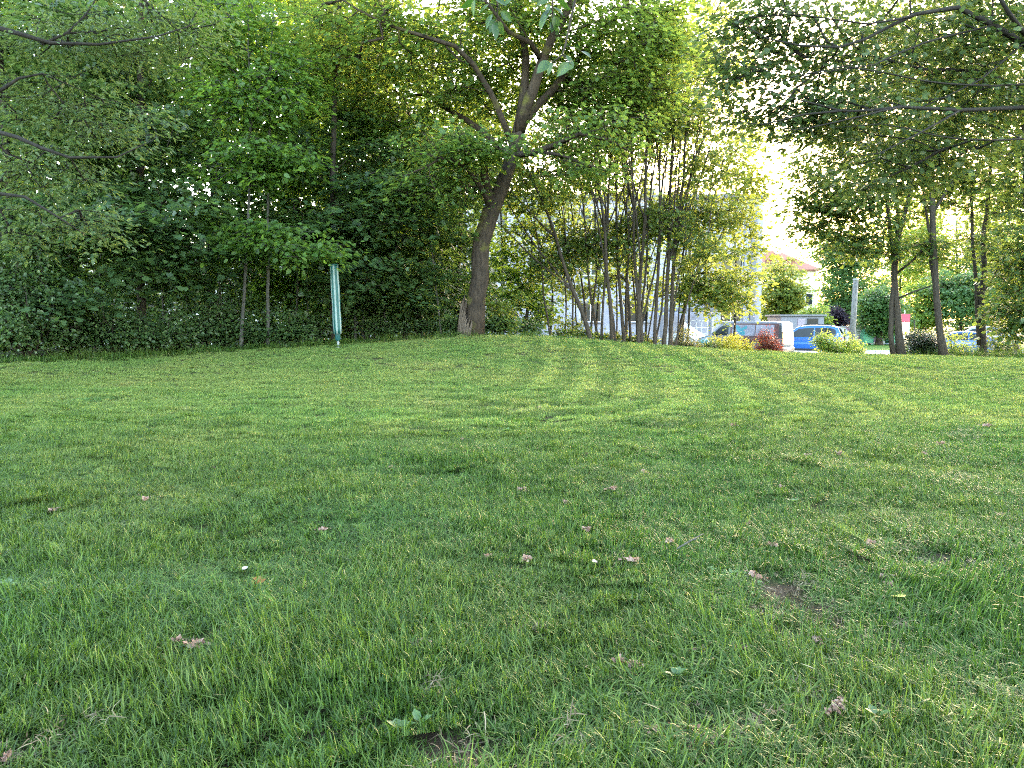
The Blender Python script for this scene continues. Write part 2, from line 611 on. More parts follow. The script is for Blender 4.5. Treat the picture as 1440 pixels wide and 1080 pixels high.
def dist_poly(x, y, pl):
    best = np.full(len(x), 1e9)
    for (ax, ay), (bx, by) in zip(pl[:-1], pl[1:]):
        dx, dy = bx - ax, by - ay
        t = np.clip(((x - ax) * dx + (y - ay) * dy) / (dx * dx + dy * dy), 0, 1)
        best = np.minimum(best, np.hypot(x - ax - t * dx, y - ay - t * dy))
    return best


def snoise(x, y, f, seed):
    g = np.random.default_rng(seed)
    z = np.zeros(len(x))
    for i in range(7):
        a = g.uniform(0, 2 * PI); ff = f * (0.6 + 1.3 * g.random())
        z += np.sin((x * np.cos(a) + y * np.sin(a)) * ff + g.uniform(0, 6.28) + 1.2 * np.sin((y * np.cos(a) - x * np.sin(a)) * ff * .7 + g.uniform(0, 6)))
    return z / 4.0


def jitter_grid(x0, x1, y0, y1, step):
    X, Y = np.meshgrid(np.arange(x0, x1, step), np.arange(y0, y1, step))
    X = X.ravel() + rng.uniform(-.5, .5, X.size) * step; Y = Y.ravel() + rng.uniform(-.5, .5, Y.size) * step
    return X, Y


shaggy = turf_collection('shaggy', [(640, .26, .030, .085, .0020, .0046, 1.25, 100 + i, .015) for i in range(10)], MAT_LONG)
mown = turf_collection('mown', [(600, .28, .018, .040, .0020, .0036, .55, 200 + i, .04) for i in range(7)], MAT_MOWN)

# mower's path: along the left of the lawn, round a bend, away over the mound
TRACK = [(-14, 8.4), (-4, 8.0), (0.2, 7.7), (1.5, 8.1), (2.1, 9.2), (2.5, 11.5), (2.75, 14), (2.75, 17), (2.6, 21)]
X, Y = [], []
for (x0, x1, y0, y1, st) in ((-5, 5, -1.2, 3.2, .105), (-6.5, 6.5, 3.2, 7, .125), (-9.5, 9.5, 7, 12, .15), (-17, 19, 12, 25, .19)):
    a, b_ = jitter_grid(x0, x1, y0, y1, st)
    X.append(a); Y.append(b_)
X, Y = np.concatenate(X), np.concatenate(Y)
keep = (inside(X, Y) > -.15 + .12 * snoise(X, Y, 4, 3)) & (np.abs(X) < np.maximum(Y, 0) * .69 + 2.2)
X, Y = X[keep], Y[keep]
tall = 1 - sstep(3.2, 10.0, Y + 1.2 * snoise(X, Y, 1.3, 9))
lump = snoise(X, Y, 3.4, 11)
bare = .72 * (snoise(X, Y, 2.6, 21) + .35 * snoise(X, Y, 9, 22))
near = 1 - sstep(3.0, 5.5, Y)
SPOTS = [(270, 910, .16), (540, 1000, .10), (655, 1058, .17), (870, 932, .12), (1005, 1042, .17), (1165, 1010, .15), (505, 1015, .10), (40, 1060, .15), (330, 1000, .08), (1300, 950, .10), (760, 1065, .10), (880, 800, .06), (1245, 820, .10), (460, 745, .08), (205, 705, .14), (740, 905, .07)]
for sx_, sy_, sr_ in SPOTS:
    q_ = math.atan((sy_ - 540) / F) + PITCH
    dd_ = CAMZ / math.tan(q_)
    cx_ = (sx_ - 720) / F * dd_ / math.cos(PITCH)
    bare = np.maximum(bare, 1.35 - .75 * (np.hypot(X - cx_, (Y - dd_) * .8) / sr_ / .85) ** 2)
drop = (bare > .95 - .30 * near) & (rng.random(len(X)) < .84 * np.maximum(near, .45))
DX, DY = X[drop], Y[drop]
X, Y, tall, lump = X[~drop], Y[~drop], tall[~drop], lump[~drop]
n = len(X)
dtr = dist_poly(X, Y, TRACK)
amp = sstep(5.5, 8.5, Y) * (0.35 + .65 * np.exp(-(dtr / 7.0) ** 2)) * (.35 + .65 * sstep(-2.5, 1.0, X))
wave = np.sin(dtr * 2 * PI / .62 + .6) * amp
line = np.exp(-((dtr - .05) / .22) ** 2) * sstep(6.5, 8.5, Y) * (X > -1.5)
is_sh = rng.random(n) < tall
idx = np.where(is_sh, rng.integers(0, 10, n), rng.integers(0, 7, n))
sz = np.where(is_sh, .62 + .34 * lump + .25 * rng.random(n), .85 + .10 * lump + .25 * rng.random(n)) * (1 - .18 * line)
sz = np.clip(sz, .38, 1.45) * (1 + .18 * (1 - sstep(1.5, 3.6, Y)) * is_sh)
xy = np.where(is_sh, 1.0, 1.05) * rng.uniform(.9, 1.15, n)
# the nap of the grass: the mower lays it alternately away and towards
tilt = .38 * wave + rng.normal(0, .12, n) + .22 * snoise(X, Y, 3.0, 41) * tall
rot = np.stack([-tilt, rng.normal(0, .10, n) + .25 * snoise(X, Y, 2.7, 42) * tall, np.zeros(n)], 1)
spin = rng.uniform(0, 2 * PI, n)
# spin each turf about its own axis first, then lean it: euler XYZ with the lean as small tilt on x and y after the spin
ca, sa = np.cos(spin), np.sin(spin)
rot = np.stack([rot[:, 0] * ca + rot[:, 1] * sa, -rot[:, 0] * sa + rot[:, 1] * ca, spin], 1)
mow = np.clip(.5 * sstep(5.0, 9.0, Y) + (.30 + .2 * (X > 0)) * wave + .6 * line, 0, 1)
Z = height(X, Y) - .006
for nm, sel, cl in (('long_lawn_grass', is_sh, shaggy), ('mown_lawn_grass', ~is_sh, mown)):
    o = instancer(nm, np.stack([X, Y, Z], 1)[sel], rot[sel], np.stack([xy, xy, sz], 1)[sel], idx[sel], mow[sel], cl)
    tag(o, 'shaggy long green grass in front' if cl is shaggy else 'short mown green grass of the lawn with mower stripes', 'grass', kind='stuff')

# dry thatch and straw bits where the soil shows
k = NT('thatch_straw')
THATCH = k.done(k.bsdf(k.ramp(k.var(), [(.0, (.05, .035, .02)), (.5, (.13, .10, .06)), (1.0, (.26, .22, .14))]), .8, .2))
straw_turf = turf_collection('straw', [(70, .22, .02, .06, .0015, .004, 2.6, 500 + i, 0.0) for i in range(4)], THATCH)
n = len(DX)
o = instancer('dry_thatch', np.stack([DX, DY, height(DX, DY) - .004], 1), np.stack([rng.normal(0, .3, n), rng.normal(0, .3, n), rng.uniform(0, 6.28, n)], 1), np.stack([np.ones(n), np.ones(n), rng.uniform(.3, .8, n)], 1), rng.integers(0, 4, n), np.zeros(n), straw_turf)
tag(o, 'dry straw and thatch on the bare soil spots of the lawn', 'thatch', kind='stuff')

# uncut grass along the wood's edge and under the trees on the right
wild = turf_collection('wild', [(130, .40, .14, .42, .004, .008, .55, 300 + i, .10) for i in range(5)], MAT_LONG)
A, B = jitter_grid(-16, 20, 12, 30, .24)
e = inside(A, B)
pr = A / B
wide = np.where(pr > .50, 2.6, np.where(pr < 0.02, .7, np.where(pr > .24, .9, .8)))
sel = (e < .05) & (e > -wide) & (rng.random(len(A)) < .85) & (np.abs(A) < B * .74 + 1)
A, B = A[sel], B[sel]
n = len(A)
hs = np.where(A / B > .50, 1.0, .50) * rng.uniform(.5, 1.1, n)
o = instancer('uncut_grass', np.stack([A, B, height(A, B) - .01], 1), np.stack([rng.normal(0, .12, n), rng.normal(0, .12, n), rng.uniform(0, 6.28, n)], 1),
              np.stack([np.ones(n), np.ones(n), hs], 1), rng.integers(0, 5, n), np.zeros(n), wild)
tag(o, 'uncut grass along the edge of the lawn', 'grass', kind='stuff')

# clover and small broad leaves in loose patches among the grass (uncountable)
L_CLOVER = leafmat('leaf_clover', [(.045, .11, .03), (.07, .15, .04), (.11, .19, .06)], (.14, .28, .05), .35, .45, .4)
cl = bpy.data.collections.new('clover_patches')
for i in range(4):
    g = np.random.default_rng(900 + i)
    m_ = 46
    cxy = g.normal(0, .075, (m_, 2)); hz = g.uniform(.025, .06, m_)
    i3 = np.repeat(np.arange(m_), 3); a = np.tile(np.arange(3) * 2.09, m_) + np.repeat(g.uniform(0, 6.28, m_), 3)
    P_ = np.stack([cxy[i3, 0], cxy[i3, 1], hz[i3]], 1)
    ax = unit(np.stack([np.cos(a), np.sin(a), g.normal(.05, .2, len(a))], 1)); nm = unit(np.stack([g.normal(0, .25, len(a)), g.normal(0, .25, len(a)), np.ones(len(a))], 1))
    me = leaf_mesh('clover_patch', P_, ax, nm, g.uniform(.012, .020, len(a)), 'ovate', g)
    me.materials.append(L_CLOVER)
    cl.objects.link(bpy.data.objects.new('clover_patch_%02d' % i, me))
A, B = jitter_grid(-8, 8, 1.2, 11, .22)
sel = (snoise(A, B, 1.7, 55) > .8) & (rng.random(len(A)) < .4) & (np.abs(A) < B * .69 + 1)
A, B = A[sel], B[sel]; n = len(A)
o = instancer('clover', np.stack([A, B, height(A, B) - .006], 1), np.stack([np.zeros(n), np.zeros(n), rng.uniform(0, 6.28, n)], 1), np.stack([np.ones(n)] * 3, 1) * rng.uniform(.7, 1.2, (n, 1)), rng.integers(0, 4, n), np.zeros(n), cl)
tag(o, 'clover and small broad leaves among the lawn grass', 'clover', kind='stuff')
LEAVES = [0]
DENS = 1.7


def tree(name, label, cat, stems, lobes, mats, seed, leaf='maple', lsize=.11, nper=34, srad=(.45, .8), group=None, sides=7,
         flat=.16, droop=.35, tilt=.42, twigs=2, dens=1.0, flare=1.35, kink=.10, tip=.005, shape='disc', bump=0.0, maxr=.05, fan=False):
    """stems: [(points, radii)] in world space, the first starting at the base; lobes: [(centre, (rx, ry, rz), sprays)]"""
    g = np.random.default_rng(seed)
    base = np.array(tuple(stems[0][0][0]))
    root = thing(name, label, cat, tuple(base), 0, group)
    npos, npar, nrad, ndir = [], [], [], []
    mb = MB()
    for si, (pts, rad) in enumerate(stems):
        Q, q = smooth_line(pts, rad)
        jit = g.normal(0, 1, Q.shape) * q[:, None] * .10
        jit[0] = 0
        if q.max() < .07: jit = jit + np.cumsum(g.normal(0, .010, Q.shape), axis=0) * np.linspace(0, 1, len(Q))[:, None]
        Q = Q + jit
        if si == 0:
            hgt = np.cumsum(np.r_[0, np.linalg.norm(np.diff(Q, axis=0), axis=1)])
            q = q * (1 + (flare - 1) * np.exp(-hgt / .22))
            Q[0, 2] -= .12
        ph = g.uniform(0, 6.28, 4)
        wob = (lambda kk, ang, ph=ph: 1 + .05 * np.sin(3 * ang + ph[0] + kk * .3) + .04 * np.sin(5 * ang + ph[1] - kk * .5)) if bump else None
        mb.tube(Q - base, q, max(sides, 5) if q[0] > .03 else 5, True, wob)
        D = unit(np.gradient(Q, axis=0))
        for j in range(len(Q)):
            npos.append(Q[j]); nrad.append(q[j]); ndir.append(D[j]); npar.append(-1)
    fixed = len(npos)
    C, OUT = [], []
    for c, rr, cnt in lobes:
        cnt = int(cnt * DENS * dens)
        u = unit(g.normal(0, 1, (cnt, 3))) * (g.random(cnt) ** .42)[:, None]
        p = np.array(tuple(c)) + u * np.array(rr)
        C.append(p)
    C = np.concatenate(C)
    # keep the crown off the ground
    gh = height(C[:, 0], C[:, 1])
    C[:, 2] = np.maximum(C[:, 2], gh + .35)
    fx = np.array(npos)
    dmin = np.sqrt(((C[:, None] - fx[None]) ** 2).sum(2)).min(1)
    C = C[np.argsort(dmin)]
    cap = fixed + 8 * len(C) + 10
    AP = np.zeros((cap, 3)); AD = np.zeros((cap, 3)); AB = np.zeros(cap)
    AP[:fixed] = fx; AD[:fixed] = np.array(ndir)
    m = fixed
    par = [-1] * fixed
    tips = []
    for p in C:
        dv = p - AP[:m]
        d = np.sqrt((dv ** 2).sum(1)) + 1e-6
        cs = (dv * AD[:m]).sum(1) / d
        cost = d * (1.45 - .45 * cs) + np.maximum(0, AP[:m, 2] - p[2] + .1) * .35 + AB[:m] * .12
        b = int(np.argmin(cost))
        L = d[b]
        k_ = max(1, min(6, int(L / .45)))
        p0, d0 = AP[b].copy(), AD[b]
        ctrl = p0 + (d0 * .35 + unit(dv[b]) * .65) * L * .5 + np.array((0, 0, .10 * L))
        prev = b
        for j in range(1, k_ + 1):
            t = j / k_
            q = (1 - t) ** 2 * p0 + 2 * t * (1 - t) * ctrl + t * t * p
            if j < k_: q = q + g.normal(0, kink, 3) * L / k_ * .5
            AP[m] = q; AD[m] = unit(q - AP[prev]); AB[m] = AB[b] + L * t
            par.append(prev); prev = m; m += 1
        tips.append(prev)
    # branch thickness from what each carries
    load = np.zeros(m)
    for t in tips: load[t] += 1
    for j in range(m - 1, fixed - 1, -1): load[par[j]] += load[j]
    rad = np.minimum(tip * np.maximum(load, 1) ** .5, maxr)
    rad[:fixed] = nrad
    kids = {}
    for j in range(fixed, m): kids.setdefault(par[j], []).append(j)
    done = set()
    for j in range(fixed, m):
        if j in done: continue
        p = par[j]
        ch = [AP[p], AP[j]]
        r0 = min(rad[p] * .8, rad[j] * 1.15)
        rr = [r0, rad[j]]
        done.add(j)
        c = j
        while True:
            ks = [q for q in kids.get(c, []) if q not in done]
            if not ks: break
            c2 = max(ks, key=lambda q: load[q])
            ch.append(AP[c2]); rr.append(min(rad[c2], rr[-1])); done.add(c2); c = c2
        rr[-1] = min(rr[-1], tip)
        mb.tube(np.array(ch) - base, rr, 5 if rr[0] > .012 else 4 if rr[0] > .007 else 3, False)
    TP = AP[tips]
    cen = TP.mean(0)
    od = unit((TP - cen) * np.array((1, 1, .3)))
    sr = g.uniform(srad[0], srad[1], len(TP))
    # twigs inside each spray
    if twigs:
        for q in range(len(TP)):
            a0 = g.uniform(0, 6.28)
            for w_ in range(twigs):
                a = a0 + w_ * 2 * PI / twigs + g.normal(0, .3)
                e = TP[q] + np.array((math.cos(a), math.sin(a), -.25)) * sr[q] * .85
                md = (TP[q] + e) / 2 + np.array((0, 0, .06 * sr[q]))
                mb.tube([TP[q] - base, md - base, e - base], [tip * .8, tip * .6, tip * .35], 3, False)
    mb.build('trunk', mats[0], root, smooth=True)
    P, ax, nm, sz = spray_leaves(TP, od, sr, nper, lsize, g, flat, droop, tilt, shape)
    # a few leaves along the inner branches
    inner = AP[fixed:m]
    if len(inner):
        sel = g.integers(0, len(inner), len(inner) * 3)
        P2 = inner[sel] + g.normal(0, .10, (len(sel), 3))
        ax2 = unit(g.normal(0, 1, (len(sel), 3)) + np.array((0, 0, -.3)))
        nm2 = unit(g.normal(0, .5, (len(sel), 3)) + np.array((0, 0, 1.0)))
        P = np.concatenate([P, P2]); ax = np.concatenate([ax, ax2]); nm = np.concatenate([nm, nm2]); sz = np.concatenate([sz, lsize * g.uniform(.6, 1.1, len(sel))])
    LEAVES[0] += len(P)
    me = leaf_mesh('crown', P - base, ax, nm, sz, leaf, g)
    link('crown', me, mats[1], root)
    return root


BARK = barkmat('bark_grey_brown', (.011, .0085, .0065), (.066, .047, .033), 9.0, (.09, .085, .02))
BARK_DARK = barkmat('bark_dark', (.014, .012, .010), (.065, .052, .040), 12.0)
BARK_BOUGH = barkmat('bark_bough', (.007, .006, .005), (.036, .031, .026), 14.0)
BARK_CLUMP = barkmat('bark_clump', (.016, .013, .010), (.075, .058, .044), 12.0)
BARK_PALE = barkmat('bark_pale', (.03, .028, .025), (.11, .105, .095), 12.0)
L_WOOD = leafmat('leaf_wood', [(.026, .058, .022), (.050, .095, .034), (.090, .145, .054)], (.16, .26, .05), .42, .38, .55)
L_WOOD2 = leafmat('leaf_wood_bright', [(.040, .090, .020), (.072, .14, .030), (.12, .195, .045)], (.24, .38, .04), .47)
L_MAPLE = leafmat('leaf_maple', [(.040, .090, .022), (.068, .130, .030), (.115, .175, .042)], (.27, .37, .055), .52)
L_CLUMP = leafmat('leaf_clump', [(.04, .08, .022), (.070, .118, .030), (.115, .155, .042)], (.26, .32, .05), .50)
L_OVER = leafmat('leaf_overhang', [(.030, .056, .018), (.050, .086, .025), (.082, .115, .034)], (.12, .18, .035), .40, .42)
L_LEFT = leafmat('leaf_left_overhang', [(.038, .078, .024), (.07, .115, .036), (.115, .15, .058)], (.20, .27, .06), .44)
L_RIGHT = leafmat('leaf_right', [(.026, .055, .016), (.046, .086, .022), (.078, .118, .03)], (.16, .23, .035), .43)
L_FAR = leafmat('leaf_far', [(.035, .085, .03), (.06, .125, .04), (.10, .17, .05)], (.18, .30, .06), .42)
L_GOLD = leafmat('leaf_gold', [(.06, .115, .024), (.105, .165, .034), (.20, .23, .05)], (.32, .37, .06), .46)
L_LIME = leafmat('leaf_lime', [(.09, .17, .035), (.15, .24, .05), (.22, .30, .07)], (.40, .50, .07), .5)

W1 = (BARK_DARK, L_WOOD)
W2 = (BARK_DARK, L_WOOD2)


def up_line(base, top, r0, r1, bow=(0, 0), n=4, g=None):
    b, t = np.array(tuple(base)), np.array(tuple(top))
    P = []
    for i in range(n + 1):
        s = i / n
        p = b + (t - b) * s
        p[:2] += np.array(bow) * math.sin(PI * s)
        P.append(p)
    return (P, list(np.linspace(r0, r1, n + 1)))


# ---- the dense wood on the left: a front row that hangs over the lawn's edge, a taller second row, a third behind
def wood_tree(px, d, h, lean, lobes_px, seed, label, group=None, mats=W1, r=.10, **kw):
    b = ground_at(px, d)
    top = at(px + lean, 0, d); top.z = b.z + h
    st = [up_line(b, top, r, r * .25, (random.Random(seed).uniform(-.2, .2), random.Random(seed + 1).uniform(-.3, .1)), 5)]
    lob = []
    for (lx, ly, rx, ry, cnt, dd) in lobes_px:
        c = at(lx, ly, d + dd)
        s = (d + dd) / F
        lob.append((c, (rx * s, max(rx, ry) * s * .75, ry * s), cnt))
    return tree('woodland_tree', label, 'tree', st, lob, mats, seed, group=group, **kw)


TIER = dict(nper=62, dens=.50, srad=(.55, 1.0), flat=.07, tilt=.30, droop=.30, lsize=.15)


GW = 'trees of the dense wood left of the lawn'
wood_tree(30, 16.2, 11, -30, [(20, 330, 150, 70, 52, -.8), (40, 215, 150, 70, 44, 0), (40, 90, 160, 90, 46, .3), (60, 420, 110, 40, 26, -1.0)], 11, 'dark leafy woodland tree at the far left above the bramble bank', GW, **TIER)
wood_tree(200, 17.0, 12, 20, [(205, 300, 130, 55, 52, -1.2), (190, 200, 130, 70, 44, -.3), (180, 85, 140, 90, 48, 0), (250, 365, 90, 40, 30, -.6)], 12, 'broad woodland tree with layered drooping sprays left of the thin saplings', GW, **TIER)
wood_tree(470, 18.6, 10, 20, [(470, 215, 120, 60, 48, 0), (440, 320, 90, 40, 34, -.5), (555, 290, 95, 55, 46, -.6), (500, 400, 100, 40, 26, .3), (560, 380, 90, 45, 30, -.2)], 13, 'dark woodland tree behind the striped clothes dryer', GW, **TIER)
wood_tree(590, 20.5, 9, 30, [(590, 330, 80, 70, 40, 0), (620, 240, 80, 60, 34, 0), (590, 420, 80, 35, 26, .2)], 14, 'low dark woodland tree just left of the big leaning trunk', GW, **TIER)
# two slender young trees in front of the wood
W3 = (BARK_PALE, L_WOOD2)
for q, (px, d, lean, sd, lab, lob) in enumerate([
    (338, 16.6, 14, 21, 'slender pale sapling in front of the dark wood, the left of a pair', [(345, 110, 85, 95, 56, 0), (350, 230, 60, 40, 20, -.2), (310, 20, 100, 60, 30, 0), (340, 330, 45, 20, 9, -.4)]),
    (377, 16.9, 6, 22, 'slender pale sapling in front of the dark wood, the right of a pair', [(400, 225, 55, 30, 16, -.3), (395, 330, 70, 22, 18, -.5), (400, 120, 70, 60, 26, 0), (445, 350, 55, 16, 12, -.7)])]):
    b = ground_at(px, d)
    top = at(px + lean, 20, d)
    lo = [(at(lx, ly, d + dd), (rx * d / F, rx * d / F * .7, ry * d / F), c) for lx, ly, rx, ry, c, dd in lob]
    tree('young_tree', lab, 'tree', [up_line(b, top, .040, .014, (.08 - .12 * q, .05), 6)], lo, W3, sd, nper=26, lsize=.135, srad=(.35, .6), leaf='ovate', group='slender saplings at the wood edge')
_r = random.Random(33)
for q, px in enumerate((132, 232, 300, 318, 414, 432, 500, 512, 546, 572, 622)):
    d = 17.6 + 1.6 * _r.random() + (px > 400) * 1.2
    b = ground_at(px, d); ty = _r.uniform(120, 300)
    top = at(px + _r.uniform(-25, 25), ty, d)
    lo = [(top, (.7, .6, .4), 5), (b + (top - b) * .6, (.6, .5, .5), 3)]
    tree('young_tree', 'thin grey stem of a sapling standing in the dark front of the wood', 'tree', [up_line(b, top, _r.uniform(.018, .034), .008, (_r.uniform(-.15, .15), 0), 5)], lo, W3, 230 + q, nper=34, lsize=.13, srad=(.35, .6), flat=.08, tilt=.3, leaf='ovate', group='thin grey saplings in the wood front')
# second and third rows
BACK = 'tall dark tree deep inside the wood behind the front row'
for i, (px, d, h) in enumerate([(-60, 21, 13), (110, 22, 13), (290, 22.5, 13), (420, 23, 12), (540, 24, 10), (640, 25.5, 8), (20, 27, 14), (200, 27.5, 14), (370, 28, 13), (490, 29, 11), (600, 30, 8)]):
    rr = random.Random(40 + i)
    k_ = F / d
    b = ground_at(px, d)
    by = 450 + (CAMZ - b.z) * k_
    lob = []
    z = 1.2
    while z < h:
        rz = rr.uniform(1.2, 1.6)
        lob.append((px + rr.uniform(-40, 40), by - (z + rz * .6) * k_, rr.uniform(2.0, 2.7) * k_, rz * k_, 26 if i < 6 else 22, rr.uniform(-.5, .5)))
        z += 1.9
    wood_tree(px, d, h + .5, rr.uniform(-30, 30), lob, 60 + i, BACK, GW, mats=W1 if i % 3 else W2, r=.11, nper=34, dens=1.1, lsize=.19, leaf='maple', srad=(.7, 1.1), twigs=0)

for i, px in enumerate(range(-90, 660, 62)):
    d = 31 + 2.5 * (i % 3)
    k_ = F / d
    b = ground_at(px, d)
    by = 450 + (CAMZ - b.z) * k_
    wood_tree(px, d, 6.5, 0, [(px, by - 1.2 * k_, 1.7 * k_, 1.0 * k_, 26, 0), (px + 8, by - 3.2 * k_, 1.9 * k_, 1.2 * k_, 26, 0), (px - 8, by - 5.4 * k_, 1.6 * k_, 1.2 * k_, 20, 0)], 700 + i, BACK, GW, r=.08, nper=30, lsize=.17, leaf='quad', srad=(.6, 1.0), twigs=0)

# ---- the big leaning tree on the mound
D0 = 18.2
def bt(px, py, dd=0.0): return at(px, py, D0 + dd)
stems = [
    ([bt(667, 474), bt(669, 440), bt(674, 390), bt(680, 340), bt(691, 300), bt(706, 262), bt(718, 225), bt(729, 190), bt(735, 155), bt(738, 120), bt(740, 80, .2), bt(733, 30, .3), bt(728, -40, .4), bt(735, -130, .5)],
     [.225, .215, .208, .20, .205, .165, .155, .15, .12, .10, .08, .065, .05, .03]),
    ([bt(729, 190), bt(737, 160, -.2), bt(750, 125, -.4), bt(762, 85, -.5), bt(775, 55, -.6), bt(800, 10, -.7), bt(815, -60, -.7), bt(830, -140, -.5)], [.13, .13, .12, .105, .09, .07, .05, .025]),
    ([bt(733, 178), bt(752, 150, .3), bt(775, 128, .5), bt(800, 100, .7), bt(830, 62, .9), bt(870, 20, 1.0), bt(910, -50, 1.0)], [.10, .095, .09, .08, .065, .05, .02]),
    ([bt(722, 205), bt(708, 172, -.3), bt(690, 130, -.6), bt(666, 90, -.9), bt(640, 65, -1.1), bt(600, 52, -1.3), bt(560, 40, -1.4), bt(505, 15, -1.4), bt(440, -30, -1.3)], [.075, .07, .062, .055, .048, .04, .032, .022, .01]),
    ([bt(716, 220), bt(690, 195, .4), bt(655, 168, .8), bt(620, 148, 1.2), bt(585, 118, 1.5), bt(550, 105, 1.8), bt(500, 90, 2.0)], [.075, .07, .06, .05, .04, .03, .012]),
    ([bt(694, 295), bt(686, 270, -.2), bt(681, 245, -.4), bt(684, 225, -.6), bt(672, 205, -.8), bt(650, 190, -1.1)], [.11, .10, .085, .06, .045, .02]),
    ([bt(690, 296), bt(676, 262, -.5), bt(655, 235, -1.0), bt(620, 222, -1.5), bt(585, 215, -1.9)], [.07, .055, .045, .03, .012]),
    ([bt(722, 218), bt(745, 216, -.3), bt(775, 206, -.6), bt(815, 188, -.8), bt(855, 196, -.9), bt(890, 215, -1.0)], [.08, .075, .065, .05, .035, .012]),
    ([bt(760, 214, -.4), bt(790, 218, -.9), bt(820, 230, -1.2), bt(850, 240, -1.4)], [.045, .035, .025, .01]),
    ([bt(762, 85, -.5), bt(745, 60, -.9), bt(715, 45, -1.4), bt(690, 10, -1.8), bt(650, -40, -2.0)], [.07, .055, .045, .03, .012]),
]
lob = []
for (lx, ly, rx, ry, c, dd) in [(520, 40, 90, 60, 30, -.6), (600, 90, 80, 60, 26, .2), (680, 40, 90, 60, 26, .6), (500, 130, 70, 50, 24, .8), (760, 20, 90, 60, 26, -.3), (860, 50, 90, 70, 34, .2), (930, 100, 60, 70, 26, .6),
                                (640, 205, 80, 22, 16, -1.2), (705, 205, 50, 10, 4, -1.4), (850, 175, 90, 35, 13, -.8), (815, 238, 70, 22, 7, -.9), (600, 262, 80, 36, 11, -.6), (880, 130, 80, 40, 10, .8), (560, 180, 70, 30, 16, 1.4), (930, 20, 60, 50, 20, .4), (450, 60, 50, 60, 18, .3),
                                (640, -90, 170, 80, 40, 0), (820, -100, 170, 80, 40, 0), (730, -190, 170, 80, 34, 0), (500, -60, 100, 80, 30, 0), (730, 110, 70, 60, 22, 1.8), (660, 140, 60, 40, 16, 1.6), (800, 110, 50, 40, 14, 1.6), (720, 30, 60, 40, 14, 1.2)]:
    dd_ = D0 + dd
    lob.append((at(lx, ly, dd_), (rx * dd_ / F, rx * dd_ / F * 1.0, ry * dd_ / F), c))
big = tree('maple_tree', 'big old maple leaning on the lawn mound with torn bark at its foot', 'tree', stems, lob, (BARK, L_MAPLE), 5, nper=30, dens=1.75, lsize=.105, srad=(.40, .8), sides=18, bump=1.0, flare=1.06, maxr=.06, tip=.006, twigs=3)
# the broken-off side stem at its foot: a shell of splintered wood
mb = MB()
bp = np.array(tuple(bt(667, 474)))
gg = np.random.default_rng(3)
for i in range(17):
    a = PI * (0.50 + .95 * i / 16.0)
    r_ = .235 + gg.uniform(-.02, .03)
    x0, y0 = math.cos(a) * r_ - .07, math.sin(a) * r_ * .8 - .04
    hh = .30 + .66 * math.exp(-((i - 7) / 4.2) ** 2) * gg.uniform(.65, 1.1)
    pts = [(x0 * 1.15, y0 * 1.15, -.1), (x0, y0, hh * .5), (x0 * .98 + gg.normal(0, .02) + .03, y0 * .95, hh * .85), (x0 * .92 + .05, y0 * .9, hh + gg.uniform(0, .12))]
    mb.tube([Vector(p) for p in pts], [.055, .05, .034, .006], 5, True)
k = NT('torn_wood')
mp = k.n('Mapping', Vector=k.obj()); mp.inputs['Scale'].default_value = (9, 9, 1.4)
n1 = k.noise(mp.outputs[0], 3.0, 5.0, .7)
TORN = k.done(k.bsdf(k.ramp(n1, [(.35, (.030, .022, .016)), (.55, (.095, .07, .052)), (.75, (.20, .155, .115))]), .8, .2, 0, k.bump(n1, .8, .02)))
mb.build('torn_bark', TORN, big)

# ---- the clump of thin stems right of the big tree
GC = 'thin stems of the young clump on the mound'
clump = [  # foot px, foot py, depth, top px, top py, radius, label
    (832, 484, 20.4, 735, 215, .075, 'leftmost stem of the thin-stemmed clump, leaning strongly to the left'),
    (776, 476, 20.8, 745, 250, .035, None), (793, 478, 21.6, 800, 190, .03, None), (806, 482, 21.5, 770, 200, .035, None),
    (846, 486, 21.2, 830, 150, .045, None), (860, 488, 20.8, 822, 110, .065, 'stem of the clump that leans left beside a twin upright one'), (866, 488, 21.0, 868, 90, .06, None),
    (878, 490, 21.3, 880, 100, .06, None), (888, 491, 21.8, 893, 70, .05, None),
    (898, 490, 20.9, 915, 60, .07, 'dark thick stem in the middle of the clump, doubled at its foot'), (904, 491, 21.0, 900, 20, .06, None), (903, 490, 21.3, 945, 90, .045, None),
    (920, 494, 21.5, 930, 40, .06, None), (934, 495, 21.7, 955, 60, .075, 'grey stem at the right of the clump, straight and upright'),
    (942, 495, 21.9, 985, 70, .075, 'rightmost thick stem of the clump, leaning right towards the parked van'), (950, 491, 22.8, 985, 260, .03, None)]
_r = random.Random(9)
for q in range(13):
    u = q / 12
    clump.append((815 + 130 * u + _r.uniform(-6, 6), 480 + 14 * u, 21.2 + 1.3 * _r.random(), 775 + 240 * u + _r.uniform(-30, 30), _r.uniform(60, 200), _r.uniform(.028, .045), None))
